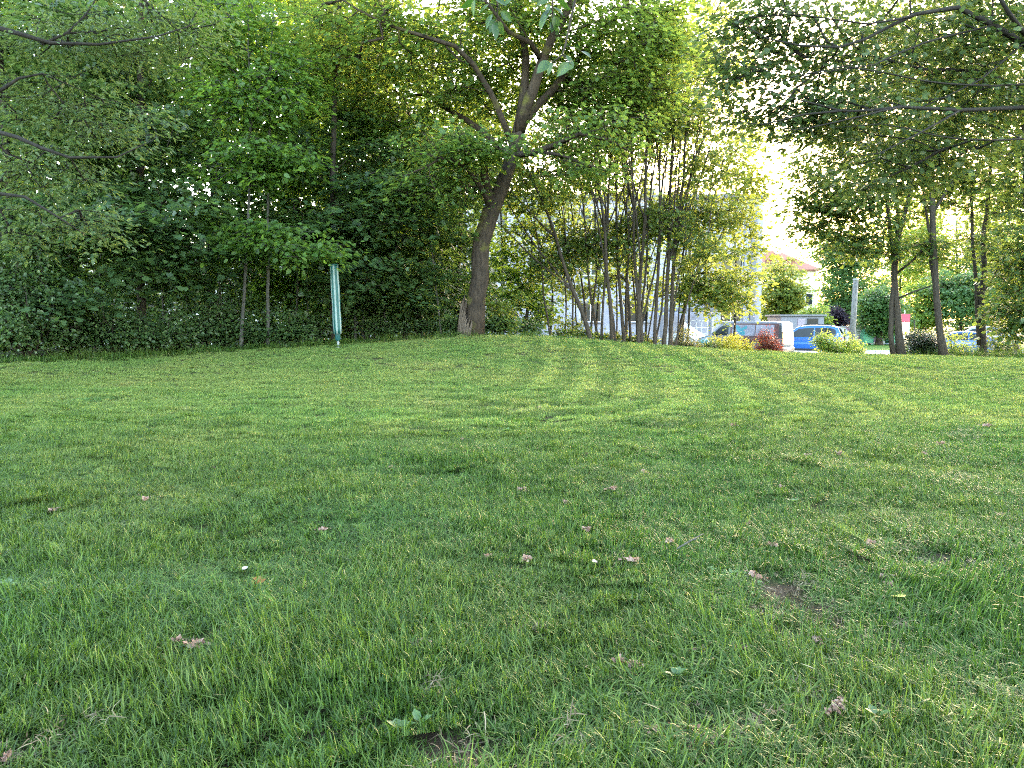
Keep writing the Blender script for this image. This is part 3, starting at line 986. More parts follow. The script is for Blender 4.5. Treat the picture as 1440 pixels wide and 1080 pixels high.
for i, (px, py, d, tx, ty, r, lab) in enumerate(clump):
    g = random.Random(80 + i)
    b = ground_at(px, d); top = at(tx, ty, d + g.uniform(-.4, .6))
    st = up_line(b, top, r, r * .30, (g.uniform(-.28, .28), g.uniform(-.3, .3)), 7)
    for q_ in range(1, 7): st[0][q_][:2] += np.array((g.uniform(-.05, .05), g.uniform(-.05, .05)))
    r *= .85
    st = (st[0], [x * .85 for x in st[1]])
    sts = [st]
    Q = st[0]
    for q in range(4 if r > .04 else 2):      # a fork or two
        j = g.randint(2, 5)
        p0 = Vector(tuple(Q[j]))
        p2 = Vector((Q[-1][0] + g.uniform(-1.3, 1.4), Q[-1][1] + g.uniform(-.6, .6), Q[-1][2] - g.uniform(-.3, 1.6)))
        sts.append(up_line(p0, p2, r * .48, r * .13, (g.uniform(-.15, .15), 0), 4))
    s = d / F
    lob = [(Vector((top.x, top.y, top.z - .3)), (1.15, 1.0, 1.0), 15 if r > .05 else 8), (Vector((top.x * .8 + b.x * .2, top.y, top.z * .78 + b.z * .22)), (1.0, .9, .6), 9 if r > .05 else 6)]
    if r < .05: lob.append((Vector((top.x * .5 + b.x * .5, top.y, top.z * .45 + b.z * .55)), (.7, .6, .6), 8))
    tree('clump_tree', lab or 'thin dark stem among the many of the young clump on the mound', 'tree', sts, lob, (BARK_CLUMP, L_CLUMP), 100 + i, nper=24, lsize=.11, srad=(.35, .65), group=GC, sides=7, flare=1.25, tip=.0045, twigs=2, tilt=.55)
# fuller leafy ones: at the clump's right with the sunlit leaves, above it, and low in the dark gap by the big trunk
for i, (px, d, tx, ty, lobs, m_, lab) in enumerate([
    (946, 23.6, 1012, 200, [(1000, 330, 55, 60, 32, 0), (1010, 230, 60, 60, 30, 0), (985, 405, 55, 30, 30, -.4), (1030, 410, 35, 28, 16, 0), (960, 290, 40, 50, 12, 0), (1035, 300, 30, 40, 12, .3), (1052, 250, 26, 50, 12, .2), (1062, 330, 18, 40, 7, .3), (1045, 390, 25, 25, 8, 0)], L_GOLD, 'sunlit yellow-green young tree at the right end of the thin-stemmed clump'),
    (955, 26.5, 985, 40, [(990, 120, 60, 60, 26, 0), (1000, 30, 60, 50, 26, 0), (1010, -50, 80, 60, 30, 0), (940, 180, 55, 50, 16, 0), (1045, 200, 35, 40, 12, .2)], L_GOLD, 'taller golden-lit tree rising behind the clump against the sky'),
    (735, 22.5, 745, 300, [(745, 330, 50, 50, 16, 0), (750, 420, 35, 40, 20, .2), (715, 250, 40, 50, 14, 0), (725, 380, 40, 40, 16, .2)], L_WOOD2, 'low leafy tree in the gap between the big trunk and the leaning stem'),
    (880, 24.0, 870, 120, [(870, 200, 90, 60, 15, 0), (800, 250, 60, 60, 13, .2), (900, 300, 70, 45, 13, 0), (860, 90, 80, 40, 12, 0), (820, 380, 60, 50, 20, 1.0), (890, 400, 50, 45, 18, 1.0)], L_CLUMP, 'leafy young tree rising through the middle of the clump')]):
    b = ground_at(px, d)
    lo = [(at(lx, ly, d + dd), (rx * d / F, rx * d / F * .8, ry * d / F), c) for lx, ly, rx, ry, c, dd in lobs]
    tree('young_tree', lab, 'tree', [up_line(b, at(tx, ty, d), .06, .018, (.12, .1), 6)], lo, (BARK_DARK, m_), 140 + i, nper=30, lsize=.115, srad=(.35, .65), tilt=.55)

# light leafy growth between the clump and the building
for i, (px, d, ty, h) in enumerate([(770, 31, 250, 3), (835, 33, 215, 3), (905, 32, 235, 3), (965, 34, 225, 3), (1030, 33, 250, 3), (700, 29, 180, 3), (620, 30, 100, 3)]):
    b = ground_at(px, d); k_ = d / F
    by = 470
    lo = [(at(px + dx, y_, d), (rx * k_, rx * k_ * .8, ry * k_), c) for dx, y_, rx, ry, c in [(0, ty + 30, 42, 40, 26), (-18, ty + 90, 46, 36, 24), (20, ty + 140, 44, 36, 20), (-8, ty + 185, 36, 30, 12)]]
    tree('young_tree', 'light green young tree standing behind the clump in front of the pale block', 'tree', [up_line(b, at(px, ty + 20, d), .06, .02, (.2, .1), 6)], lo, (BARK_DARK, L_LIME if i % 2 else L_CLUMP), 160 + i, nper=20, dens=.42, lsize=.12, srad=(.4, .8), tilt=.6, group='light young trees behind the clump', twigs=1)

# ---- the trees on the right
def rt_tree(stem_px, d, lobs, seed, lab, m_=L_RIGHT, **kw):
    st = []
    for pts, rad in stem_px:
        P = [at(p[0], p[1], d + (p[2] if len(p) > 2 else 0)) for p in pts]
        st.append((P, rad))
    b = st[0][0][0]
    b.z = gz(b.x, b.y)
    lo = [(at(lx, ly, d + dd), (rx * d / F, rx * d / F * .8, ry * d / F), c) for lx, ly, rx, ry, c, dd in lobs]
    return tree('lawn_tree', lab, 'tree', st, lo, (kw.pop('bark', BARK_DARK), m_), seed, group='dark trunks at the right edge of the lawn', **kw)


rt_tree([([(1268, 500), (1265, 470), (1260, 420), (1258, 370), (1262, 340), (1272, 300), (1285, 250), (1296, 200), (1300, 130)], [0.12, 0.105, 0.0938, 0.09, 0.075, 0.0562, 0.0413, 0.03, 0.0135]),
         ([(1258, 372), (1252, 330), (1248, 280), (1244, 230), (1230, 160)], [0.072, 0.056, 0.044, 0.032, 0.012]),
         ([(1260, 350), (1263, 300, .3), (1258, 250, .5), (1265, 190, .6)], [.07, .055, .04, .015]),
         ([(1256, 500), (1253, 470), (1254, 430), (1257, 395)], [0.0825, 0.0713, 0.0675, 0.06]),
         ([(1260, 385), (1285, 365, -.4), (1305, 340, -.6), (1325, 318, -.7)], [.04, .032, .022, .008]),
         ([(1262, 420), (1285, 410, -.3), (1310, 402, -.5), (1330, 405, -.7)], [.03, .025, .018, .007]),
         ([(1258, 370), (1225, 335, .2), (1200, 310, .4), (1185, 300, .5)], [.04, .03, .02, .008])], 23.0,
        [(1225, 290, 70, 40, 40, -.2), (1180, 250, 60, 60, 44, .2), (1240, 200, 70, 60, 46, 0), (1200, 340, 55, 28, 28, 0), (1150, 310, 40, 30, 14, .3), (1135, 250, 30, 40, 12, .3), (1122, 190, 26, 40, 8, .3), (1128, 300, 22, 26, 6, .3), (1290, 250, 60, 60, 30, .4), (1290, 350, 50, 25, 18, -.4), (1280, 120, 90, 60, 40, 0), (1190, 140, 70, 60, 36, 0), (1230, 40, 100, 60, 40, 0)],
        201, 'dark forked tree with a doubled foot left of the rounded dark bush', nper=30, lsize=.12, srad=(.4, .7), sides=10)
rt_tree([([(1329, 500), (1322, 470), (1317, 420), (1314, 370), (1312, 320), (1311, 270), (1310, 220), (1308, 150), (1312, 60), (1315, -40)], [0.1102, 0.095, 0.0874, 0.0836, 0.0798, 0.076, 0.0684, 0.0532, 0.038, 0.0152]),
         ([(1314, 400), (1309, 370, .2), (1308, 330, .4), (1300, 270, .6), (1296, 210, .8)], [.05, .045, .04, .03, .01]),
         ([(1312, 300), (1330, 270), (1352, 235), (1370, 200)], [.04, .035, .025, .008])], 22.3,
        [(1330, 170, 80, 70, 40, 0), (1300, 60, 90, 60, 44, 0), (1360, 260, 50, 40, 20, .4), (1320, -50, 120, 60, 40, 0)],
        202, 'straight bare-trunked tree to the right of the rounded dark bush', nper=28, lsize=.12, srad=(.4, .7), sides=10)
rt_tree([([(1383, 490), (1381, 460), (1380, 420), (1384, 380), (1382, 340), (1388, 300), (1392, 250), (1396, 200), (1400, 120), (1405, 20)], [0.1036, 0.0925, 0.0888, 0.0777, 0.0666, 0.0592, 0.0518, 0.0407, 0.0296, 0.0133]),
         ([(1377, 485), (1374, 440), (1372, 390), (1367, 340), (1366, 290), (1360, 240), (1352, 180), (1350, 100)], [0.06, 0.056, 0.052, 0.048, 0.044, 0.036, 0.028, 0.0112]),
         ([(1380, 415), (1392, 400), (1404, 375), (1420, 345)], [.03, .025, .018, .008])], 23.5,
        [(1400, 160, 80, 70, 44, 0), (1360, 110, 80, 60, 30, 0), (1430, 260, 60, 60, 36, .5), (1400, 30, 110, 70, 44, 0), (1370, 330, 40, 40, 12, .6)],
        203, 'dark tree forking at its foot in the tall grass on the right', nper=28, lsize=.12, srad=(.4, .7), sides=10)
rt_tree([([(1462, 500), (1460, 450), (1450, 380), (1445, 300), (1440, 200), (1435, 100)], [.12, .11, .10, .08, .06, .02])], 22.0,
        [(1432, 400, 40, 55, 32, -.3), (1445, 330, 55, 50, 26, 0), (1450, 240, 60, 60, 30, 0), (1440, 455, 35, 25, 16, -.4), (1450, 120, 80, 70, 40, 0), (1490, 380, 60, 80, 40, 0)],
        204, 'bushy dark tree at the right edge, leafy down to the tall grass', nper=34, lsize=.12, srad=(.4, .7))

# ---- boughs that reach in from trees standing beside the photograph
st = [([Vector((8.4, 10.5, gz(8.4, 10.5))), Vector((8.3, 10.5, 1.6)), Vector((8.2, 10.5, 3.2)), Vector((8.2, 10.4, 5.2)), Vector((8.0, 10.4, 7.5))], [.24, .21, .19, .15, .08])]
def ob(*pp): return [at(p[0], p[1], p[2]) for p in pp]
st += [(ob((1560, 150, 10.4), (1440, 153, 9.8), (1350, 155, 9.3), (1270, 150, 9.0), (1190, 155, 8.8), (1130, 140, 8.7), (1060, 120, 8.7)), [0.038, 0.027, 0.022, 0.017, 0.012, 0.008, 0.003]),
       (ob((1560, 90, 10.4), (1480, 80, 10.0), (1400, 35, 9.7), (1350, 10, 9.6), (1290, 20, 9.4), (1180, 70, 9.2), (1080, 60, 9.0), (1030, 30, 9.0)), [0.048, 0.042, 0.036, 0.027, 0.021, 0.0144, 0.0084, 0.003]),
       (ob((1540, 160, 10.4), (1440, 130, 10.2), (1390, 100, 10.1), (1300, 95, 10.0), (1220, 75, 9.8), (1150, 78, 9.6)), [0.036, 0.03, 0.024, 0.0168, 0.0108, 0.0036]),
       (ob((1555, 0, 10.4), (1450, 60, 9.6), (1420, 20, 9.2), (1380, -40, 9.0)), [0.036, 0.03, 0.024, 0.012]),
       (ob((1270, 150, 9.0), (1200, 165, 8.6), (1140, 178, 8.4), (1090, 185, 8.4)), [0.012, 0.009, 0.006, 0.0024])]
for q_ in ([(1520, 110, 10.0), (1400, 122, 9.5), (1300, 118, 9.1), (1190, 100, 8.9), (1110, 118, 8.8), (1045, 150, 8.8)], [(1500, 190, 10.0), (1400, 196, 9.6), (1310, 188, 9.2), (1230, 172, 9.0), (1160, 180, 8.9)],
           [(1400, 35, 9.7), (1300, 60, 9.3), (1230, 90, 9.0), (1150, 100, 8.9), (1080, 95, 8.9)], [(1350, 155, 9.3), (1290, 190, 9.0), (1240, 215, 8.9), (1195, 222, 8.9)], [(1290, 20, 9.4), (1220, 35, 9.1), (1140, 25, 9.0), (1070, 10, 9.0)],
           [(1440, 60, 9.8), (1380, 110, 9.5), (1330, 135, 9.3), (1290, 140, 9.2)], [(1190, 155, 8.8), (1130, 160, 8.7), (1075, 172, 8.7), (1030, 168, 8.7)]):
    st.append((ob(*q_), list(np.linspace(.015, .003, len(q_)))))
lob = [(at(lx, ly, dd), (rx * dd / F, rx * dd / F * .55, ry * dd / F), c) for lx, ly, rx, ry, c, dd in [(a, b, c_, d_, e_, f_ + .55) for a, b, c_, d_, e_, f_ in
       [(1330, 60, 130, 70, 74, 9.6), (1150, 60, 110, 65, 70, 9.2), (1060, 40, 70, 55, 46, 9.2), (1040, 120, 60, 55, 40, 9.0), (1200, 150, 110, 45, 60, 9.0), (1380, 150, 100, 60, 60, 9.6), (1120, 150, 60, 35, 26, 8.8), (1400, 20, 90, 60, 40, 9.4), (1320, 220, 90, 45, 46, 9.6), (1240, 240, 60, 35, 22, 9.6),
        (1200, -60, 220, 70, 80, 9.5), (1480, 120, 110, 110, 60, 10)]]]
tree('overhanging_tree', 'dark tree whose bare boughs reach in across the top right of the lawn', 'tree', st, lob, (BARK_BOUGH, L_OVER), 300, nper=26, dens=.52, lsize=.085, srad=(.28, .55), twigs=3, leaf='ovate', kink=.2, tip=.0035, sides=10)

st = [([Vector((-8.2, 9.6, gz(-8.2, 9.6))), Vector((-8.2, 9.6, 1.8)), Vector((-8.1, 9.6, 3.6)), Vector((-8.0, 9.7, 6.0)), Vector((-7.8, 9.8, 8.0))], [.22, .19, .17, .13, .06])]
st += [(ob((-130, 30, 9.8), (-40, 30, 9.6), (30, 50, 9.5), (70, 60, 9.6), (140, 62, 9.8), (220, 50, 10.0), (290, 30, 10.2)), [0.0455, 0.03575, 0.0273, 0.0234, 0.0169, 0.0104, 0.00325]),
       (ob((-120, 120, 9.8), (-30, 120, 9.6), (0, 128, 9.6), (25, 110, 9.7), (60, 104, 9.8), (120, 130, 10.0)), [0.039, 0.02925, 0.0234, 0.0169, 0.0117, 0.0039]),
       (ob((-140, 190, 9.8), (-20, 180, 9.4), (60, 205, 9.3), (100, 220, 9.4), (165, 221, 9.6), (215, 195, 9.8)), [0.03575, 0.02925, 0.0208, 0.0169, 0.0117, 0.00325]),
       (ob((-140, 260, 9.8), (-10, 268, 9.2), (40, 272, 9.2), (90, 300, 9.3), (130, 325, 9.4)), [0.0325, 0.0234, 0.0169, 0.0104, 0.00325]),
       (ob((60, 62, 9.6), (95, 45, 9.8), (120, 20, 10), (150, -20, 10.2)), [0.0195, 0.0156, 0.0104, 0.0039]),
       (ob((-60, -70, 9.8), (120, -50, 10.2), (200, 5, 10.6), (245, 45, 10.8), (300, 85, 11.0)), [0.0325, 0.026, 0.01625, 0.0091, 0.0026])]
lob = [(at(lx, ly, dd), (rx * dd / F, rx * dd / F * .55, ry * dd / F), c) for lx, ly, rx, ry, c, dd in [(a, b, c_, d_, e_, f_ + .55) for a, b, c_, d_, e_, f_ in
       [(60, 40, 110, 50, 46, 9.6), (190, 60, 100, 55, 44, 10.2), (50, 140, 90, 45, 40, 9.6), (150, 175, 80, 40, 32, 9.7), (60, 240, 100, 40, 36, 9.4), (120, 310, 60, 28, 20, 9.4), (20, 320, 60, 35, 20, 9.3), (260, 40, 70, 45, 24, 10.6), (100, -70, 200, 60, 50, 10), (-80, 150, 90, 150, 60, 9.8)]]]
tree('overhanging_tree', 'light green tree whose feathery boughs reach in across the top left corner', 'tree', st, lob, (BARK_BOUGH, L_LEFT), 301, nper=34, dens=.6, lsize=.085, srad=(.28, .55), twigs=3, leaf='narrow', kink=.2, tip=.0035, sides=10)

# ---- a lime twig that hangs into the picture at the top, close by
L_TWIG = leafmat('leaf_lime_twig', [(.014, .042, .010), (.021, .056, .012), (.032, .072, .016)], (.045, .11, .014), .42, .35, .5, .2)
def hanging(lab, pts, d, leaves, seed):
    g = np.random.default_rng(seed)
    P = [at(px, py, d) for px, py in pts]
    root = thing('hanging_twig', lab, 'twig', tuple(P[0]), 0, 'lime twigs hanging from above')
    mb = MB(); b = np.array(tuple(P[0]))
    Q, q = smooth_line(P, np.linspace(.010, .003, len(P)), .05)
    mb.tube(Q - b, q, 6)
    LP, LA = [], []
    for (ax_, ay, bx, by) in leaves:
        p0 = np.array(tuple(at(ax_, ay, d + g.uniform(-.10, .10)))); p1 = p0 + np.array(tuple(at(bx, by, d))) - np.array(tuple(at(ax_, ay, d))) + np.array((0, g.uniform(-.05, .05), 0))
        near_ = Q[np.argmin(np.linalg.norm(Q - p0, axis=1))]
        mb.tube([near_ - b, (near_ + p0) / 2 - b + np.array((0, 0, .008)), p0 - b], [.0022, .0018, .0014], 4)
        LP.append(p0); LA.append(p1 - p0)
    mb.build('twig', BARK_DARK, root, True)
    LP = np.array(LP); LA = np.array(LA); sz = np.linalg.norm(LA, axis=1) * .85
    # broad pointed blades with a curved surface
    T = []
    us = [0, .08, .22, .40, .60, .80, .93, 1.0]; ws = [.015, .15, .27, .32, .28, .16, .06, .0]
    for u_, w_ in zip(us, ws):
        for s_ in (-1, -.5, 0, .5, 1):
            T.append((u_, s_ * w_ * .9, .10 * abs(s_) * w_ * 2 - .16 * u_ * u_))
    T = np.array(T)
    nmv = unit(g.normal(0, .45, (len(LP), 3)) + np.array((0, -.75, .55)))
    axv = unit(LA)
    nmv = unit(nmv - axv * (nmv * axv).sum(1)[:, None]); la = np.cross(nmv, axv)
    V = LP[:, None] + T[None, :, 0, None] * (axv * sz[:, None])[:, None] + T[None, :, 1, None] * (la * sz[:, None])[:, None] + T[None, :, 2, None] * (nmv * sz[:, None])[:, None]
    f = [[r * 5 + c_, r * 5 + c_ + 1, r * 5 + c_ + 6, r * 5 + c_ + 5] for r in range(len(us) - 1) for c_ in range(4)]
    for i in range(len(LP)):
        me = mesh_np('leaf', V[i] - b, [np.array(f)], np.full(len(f), g.random()), smooth=True)
        link('leaf', me, L_TWIG, root)
    return root


hanging('lime twig with broad leaves hanging from the top edge, left of the big tree crotch', [(690, -240), (700, -120), (698, -40), (700, 10), (699, 30)], 4.4,
        [(672, -8, 644, 16), (668, 0, 662, 24), (688, 6, 668, 22), (692, 20, 680, 44), (697, 28, 688, 52), (702, 30, 708, 54), (704, 16, 724, 30), (710, 8, 722, -8), (696, -2, 716, 8), (694, 34, 700, 60), (690, -14, 676, 4)], 1)
hanging('lime twig with broad leaves hanging from the top edge, right of the big tree crotch', [(790, -240), (778, -120), (776, -40), (777, 20), (776, 50)], 4.4,
        [(772, -6, 752, 10), (770, 6, 766, 38), (776, 14, 752, 34), (778, 10, 794, 24), (780, 22, 784, 46), (778, 30, 776, 50), (784, 0, 806, 12), (768, 20, 756, 44), (788, -12, 800, 2), (764, -4, 742, 2), (782, 34, 790, 44)], 2)
hanging('small lime twig end with three leaves in front of the big tree crotch', [(830, -240), (818, -60), (800, 40), (790, 78), (776, 88)], 4.2,
        [(772, 86, 752, 106), (776, 88, 768, 108), (800, 88, 780, 110), (806, 86, 796, 104), (818, 72, 834, 84), (796, 78, 808, 92)], 3)
# ================================================================ shrubs and far trees
def bush(name, label, px, d, w, h, mats, seed, n=26, nper=26, lsize=.06, leaf='ovate', group=None, srad=(.14, .26), dz=0.0, shape='disc', squash=1.0, cat='shrub', tilt=.6, **kw):
    b = ground_at(px, d); b.z += dz
    g = random.Random(seed)
    st = []
    for q in range(5):
        a = q * 1.26 + g.uniform(-.4, .4)
        e = b + Vector((math.cos(a) * w * .28, math.sin(a) * w * .24, h * g.uniform(.5, .8)))
        st.append(up_line(b + Vector((math.cos(a) * .05, math.sin(a) * .05, 0)), e, .014 + .006 * w, .005, (0, 0), 3))
    lob = [(b + Vector((0, 0, h * .42)), (w * .40, w * .36 * squash, h * .36), int(n * .6))]
    for q in range(6):
        a = g.uniform(0, 6.28)
        lob.append((b + Vector((math.cos(a) * g.uniform(.15, .45) * w, math.sin(a) * g.uniform(.1, .35) * w * squash, h * g.uniform(.25, .80))), (w * g.uniform(.10, .24), w * .18 * squash, h * g.uniform(.12, .28)), max(3, n // 6)))
    for q in range(5):      # shoots that stand out of the outline
        a = g.uniform(0, 6.28); r_ = g.uniform(.1, .5) * w
        lob.append((b + Vector((math.cos(a) * r_, math.sin(a) * r_ * .7 * squash, h * g.uniform(.85, 1.15))), (w * .05, w * .05, h * .12), 2))
    return tree(name, label, cat, st, lob, mats, seed, nper=nper, lsize=lsize, srad=srad, leaf=leaf, group=group, twigs=1, tip=.003, maxr=.014, tilt=tilt, flare=1.0, shape=shape, flat=.3, **kw)


L_BRAMBLE = leafmat('leaf_bramble', [(.030, .062, .022), (.060, .105, .035), (.11, .16, .06)], (.12, .22, .04), .36, .38, .55)
L_YELLOW = leafmat('leaf_yellow', [(.26, .25, .02), (.42, .38, .03), (.55, .48, .06)], (.6, .55, .05), .35)
L_RED = leafmat('leaf_red', [(.05, .015, .012), (.11, .028, .018), (.22, .07, .03)], (.30, .06, .03), .35)
L_PURPLE = leafmat('leaf_purple', [(.014, .010, .018), (.028, .02, .033), (.05, .04, .055)], (.06, .03, .05), .3)
L_DARK = leafmat('leaf_dark', [(.012, .020, .010), (.022, .036, .015), (.045, .06, .03)], (.05, .09, .02), .25, .3, .6)
SH = (BARK_DARK, L_BRAMBLE)

GS = 'shrubs along the foot of the wood'
for i, (px, d, w, h, lab) in enumerate([
    (-30, 13.6, 2.0, 1.7, None), (40, 14.2, 1.9, 1.75, 'tall bramble bank at the far left below the drooping boughs'), (100, 14.9, 1.7, 1.35, None), (155, 15.3, 1.6, 1.05, None), (212, 15.7, 1.5, .95, None),
    (262, 16.1, 1.3, .85, None), (312, 16.4, 1.2, .95, 'pale-leaved shrub at the foot of the left slender sapling'), (352, 16.9, 1.1, .9, None), (398, 17.2, 1.2, .85, None),
    (440, 17.9, 1.0, .8, None), (520, 18.9, 1.3, .75, None), (565, 19.3, 1.2, .7, None), (612, 19.4, 1.1, .6, None), (645, 18.7, .6, .35, 'small leafy shrub at the left foot of the big leaning trunk'), (700, 19.2, .7, .32, None), (740, 19.6, .6, .4, None)]):
    bush('shrub', lab or 'dark green shrub of the low thicket along the foot of the wood', px, d + random.Random(i).uniform(-.1, .7), w, h * random.Random(i + 9).uniform(.6, 1.25), SH, 400 + i, n=int((16 + 20 * w * h) * (1 if px < 400 else .45)), nper=20, lsize=.075, group=GS, srad=(.18, .42), leaf='ovate')
bush('shrub', 'shrub with bright yellow-lit leaves just right of the big leaning trunk', 712, 19.3, 1.0, 1.0, (BARK_PALE, L_GOLD), 420, n=22, nper=12, lsize=.10, srad=(.15, .3))
bush('shrub', 'thin yellow-leaved undergrowth shrub at the foot of the leftmost leaning stem', 800, 21.6, 1.1, .75, (BARK_PALE, L_GOLD), 421, n=20, nper=10, lsize=.08)
for i, (px, d, w) in enumerate([(815, 20.9, .9), (852, 21.6, .8), (885, 22.2, .9), (915, 22.4, .9)]):
    bush('weed_clump', 'low sunlit weeds between the feet of the thin stems', px, d, w, .30, (BARK_PALE, L_GOLD), 425 + i, n=12, nper=10, lsize=.07, group='weeds among the clump stems', cat='weeds')

bush('shrub', 'pinkish flowering shrub at the right foot of the clump', 962, 23.4, .9, .75, (BARK_DARK, leafmat('leaf_pinkish', [(.06, .10, .03), (.12, .13, .05), (.36, .20, .18)], (.3, .3, .06), .35)), 430, n=30, nper=16, lsize=.06)
bush('shrub', 'olive shrub low beside the front wheel of the van', 996, 23.8, .7, .42, (BARK_DARK, L_CLUMP), 431, n=24, nper=16, lsize=.06)
bush('shrub', 'bright yellow bush in front of the parked van', 1022, 24.3, 1.15, .66, (BARK_DARK, L_YELLOW), 432, n=60, nper=26, lsize=.055)
bush('shrub', 'spindly yellow shrub between the yellow bush and the dark red bush', 1050, 24.6, .6, .58, (BARK_DARK, L_YELLOW), 433, n=22, nper=14, lsize=.055)
bush('shrub', 'dark red leaved bush in front of the van rear', 1081, 24.6, .90, .84, (BARK_DARK, L_RED), 434, n=56, nper=24, lsize=.05)
bush('shrub', 'yellow-green bush in front of the blue estate car', 1170, 25.2, 1.3, .84, (BARK_DARK, L_LIME), 435, n=60, nper=20, lsize=.065)
bush('shrub', 'small pale shrub at the foot of the concrete post', 1207, 25.6, .6, .6, (BARK_DARK, L_LIME), 436, n=20, nper=12, lsize=.06)
bush('shrub', 'rounded dark glossy bush between two dark trunks', 1297, 24.0, 1.15, .92, (BARK_DARK, L_DARK), 437, n=80, nper=26, lsize=.06, srad=(.12, .22))
bush('shrub', 'thin light green shrub between the straight trunk and the blue car', 1345, 24.2, .7, .8, (BARK_DARK, L_LIME), 438, n=18, nper=12, lsize=.06)
bush('shrub', 'leafy light shrub in the tall grass at the right edge', 1412, 24.0, 1.2, .8, (BARK_DARK, L_RIGHT), 439, n=34, nper=20, lsize=.07)


def far_tree(label, px, d, top_y, bot_y, wpx, mats, seed, n=70, trunk_r=.16, group='trees beyond the street', nper=26, lsize=.26, **kw):
    b = ground_at(px, d)
    s = d / F
    t = at(px, top_y, d); bo = at(px, bot_y, d)
    st = [up_line(b, Vector((t.x, d, t.z - .15 * (t.z - b.z))), trunk_r, trunk_r * .2, (.1, 0), 5)]
    hh = t.z - bo.z
    cz = (t.z + bo.z) / 2
    w = wpx * s
    g = random.Random(seed)
    lob = [(Vector((b.x, d, cz)), (w * .42, w * .42, hh * .44), n)]
    for q in range(5):
        lob.append((Vector((b.x + g.uniform(-.3, .3) * w, d + g.uniform(-.2, .2) * w, cz + g.uniform(-.28, .3) * hh)), (w * .24, w * .24, hh * .22), n // 4))
    return tree('far_tree', label, 'tree', st, lob, mats, seed, nper=nper, lsize=lsize, srad=(.5, .95), leaf='quad', group=group, twigs=0, tilt=.6, **kw)


far_tree('golden sunlit tree left of the red-roofed house', 1090, 66, 358, 464, 86, (BARK_DARK, L_GOLD), 501, n=80)
far_tree('low pale green tree right of the golden one, above the blue car', 1140, 62, 425, 470, 55, (BARK_DARK, L_LIME), 502, n=50, lsize=.2)
far_tree('broad dark green tree behind the concrete post', 1196, 72, 312, 466, 118, (BARK_DARK, L_FAR), 503, n=160)
far_tree('round bluish green tree with a bare trunk on the street verge', 1236, 62, 398, 476, 76, (BARK, L_FAR), 504, n=90, trunk_r=.28)
far_tree('dark purple-leaved tree low behind the blue estate car', 1164, 66, 432, 472, 48, (BARK_DARK, L_PURPLE), 505, n=60, lsize=.2)
far_tree('light green tree behind the red and white sign', 1300, 68, 388, 478, 84, (BARK_DARK, L_LIME), 506, n=60)
far_tree('light green tree behind the blue saloon car', 1350, 66, 372, 480, 100, (BARK_DARK, L_FAR), 507, n=60)
far_tree('yellow-green tree above the roof of the silver car', 1405, 70, 330, 478, 95, (BARK_DARK, L_GOLD), 508, n=90)
far_tree('tall far tree at the right edge beyond the cars', 1470, 68, 250, 480, 130, (BARK_DARK, L_LIME), 509, n=110)
far_tree('tall far tree behind the dark forked trunk', 1265, 84, 250, 470, 150, (BARK_DARK, L_LIME), 510, n=170)
far_tree('tall far tree behind the straight bare trunk', 1345, 88, 230, 470, 170, (BARK_DARK, L_FAR), 511, n=190)
far_tree('tall far tree beyond the dark trunk forking in the grass', 1420, 90, 200, 470, 170, (BARK_DARK, L_LIME), 512, n=190)

# ================================================================ street, walls and houses
def sheet(name, x0, x1, y0, y1, z, m):
    me = bpy.data.meshes.new(name)
    me.from_pydata([(x0, y0, z), (x1, y0, z), (x1, y1, z), (x0, y1, z)], [], [(0, 1, 2, 3)])
    return tag(link(name, me, m), kind='structure')


k = NT('paving')
br = k.n('TexBrick', Vector=k.pos(), Scale=4.0)
br.inputs['Color1'].default_value = (.36, .34, .35, 1); br.inputs['Color2'].default_value = (.28, .27, .28, 1); br.inputs['Mortar'].default_value = (.16, .15, .14, 1)
br.inputs['Mortar Size'].default_value = .012
PAVE = k.done(k.bsdf(k.mix(.5, br.outputs[0], k.ramp(k.noise(k.pos(), 1.5, 5.0), [(.3, (.22, .21, .21)), (.7, (.42, .40, .40))])), .8, .3))
sheet('road', 2, 140, 35.5, 50.0, -.944, PAVE)
sheet('forecourt', 2, 20, 50.0, 62, -.944, PAVE)
k = NT('verge_grass')
VERGE = k.done(k.bsdf(k.ramp(k.noise(k.pos(), 5.0, 6.0, .7), [(.3, (.05, .11, .02)), (.7, (.12, .20, .04))]), .9, .1, 0, k.bump(k.noise(k.pos(), 30, 3), 1.0, .05)))
sheet('verge', 20.1, 140, 50.12, 63.6, -.90, VERGE)
mb = MB(); mb.box((80, 50.06, -.92), (120, .12, .10), 0, .02)
tag(mb.build('kerb', simple('kerb_stone', (.38, .37, .36), .8)), kind='structure')

CONC = simple('concrete_pale', (.42, .41, .40), .85, .2, 0, 3.0, .25, .3)
mb = MB()
a0 = at(1090, 499, 36.5); b0 = at(1163, 499, 36.5)
mb.box(((a0.x + b0.x) / 2, 36.5, -.95 + .22), (b0.x - a0.x, .22, .5), 0, .02)
mb.box(((a0.x + b0.x) / 2, 36.5, -.95 + .50), (b0.x - a0.x + .06, .30, .06), 0, .015)
tag(mb.build('low_wall', CONC), 'low pale kerb wall in front of the blue estate car', 'low wall')

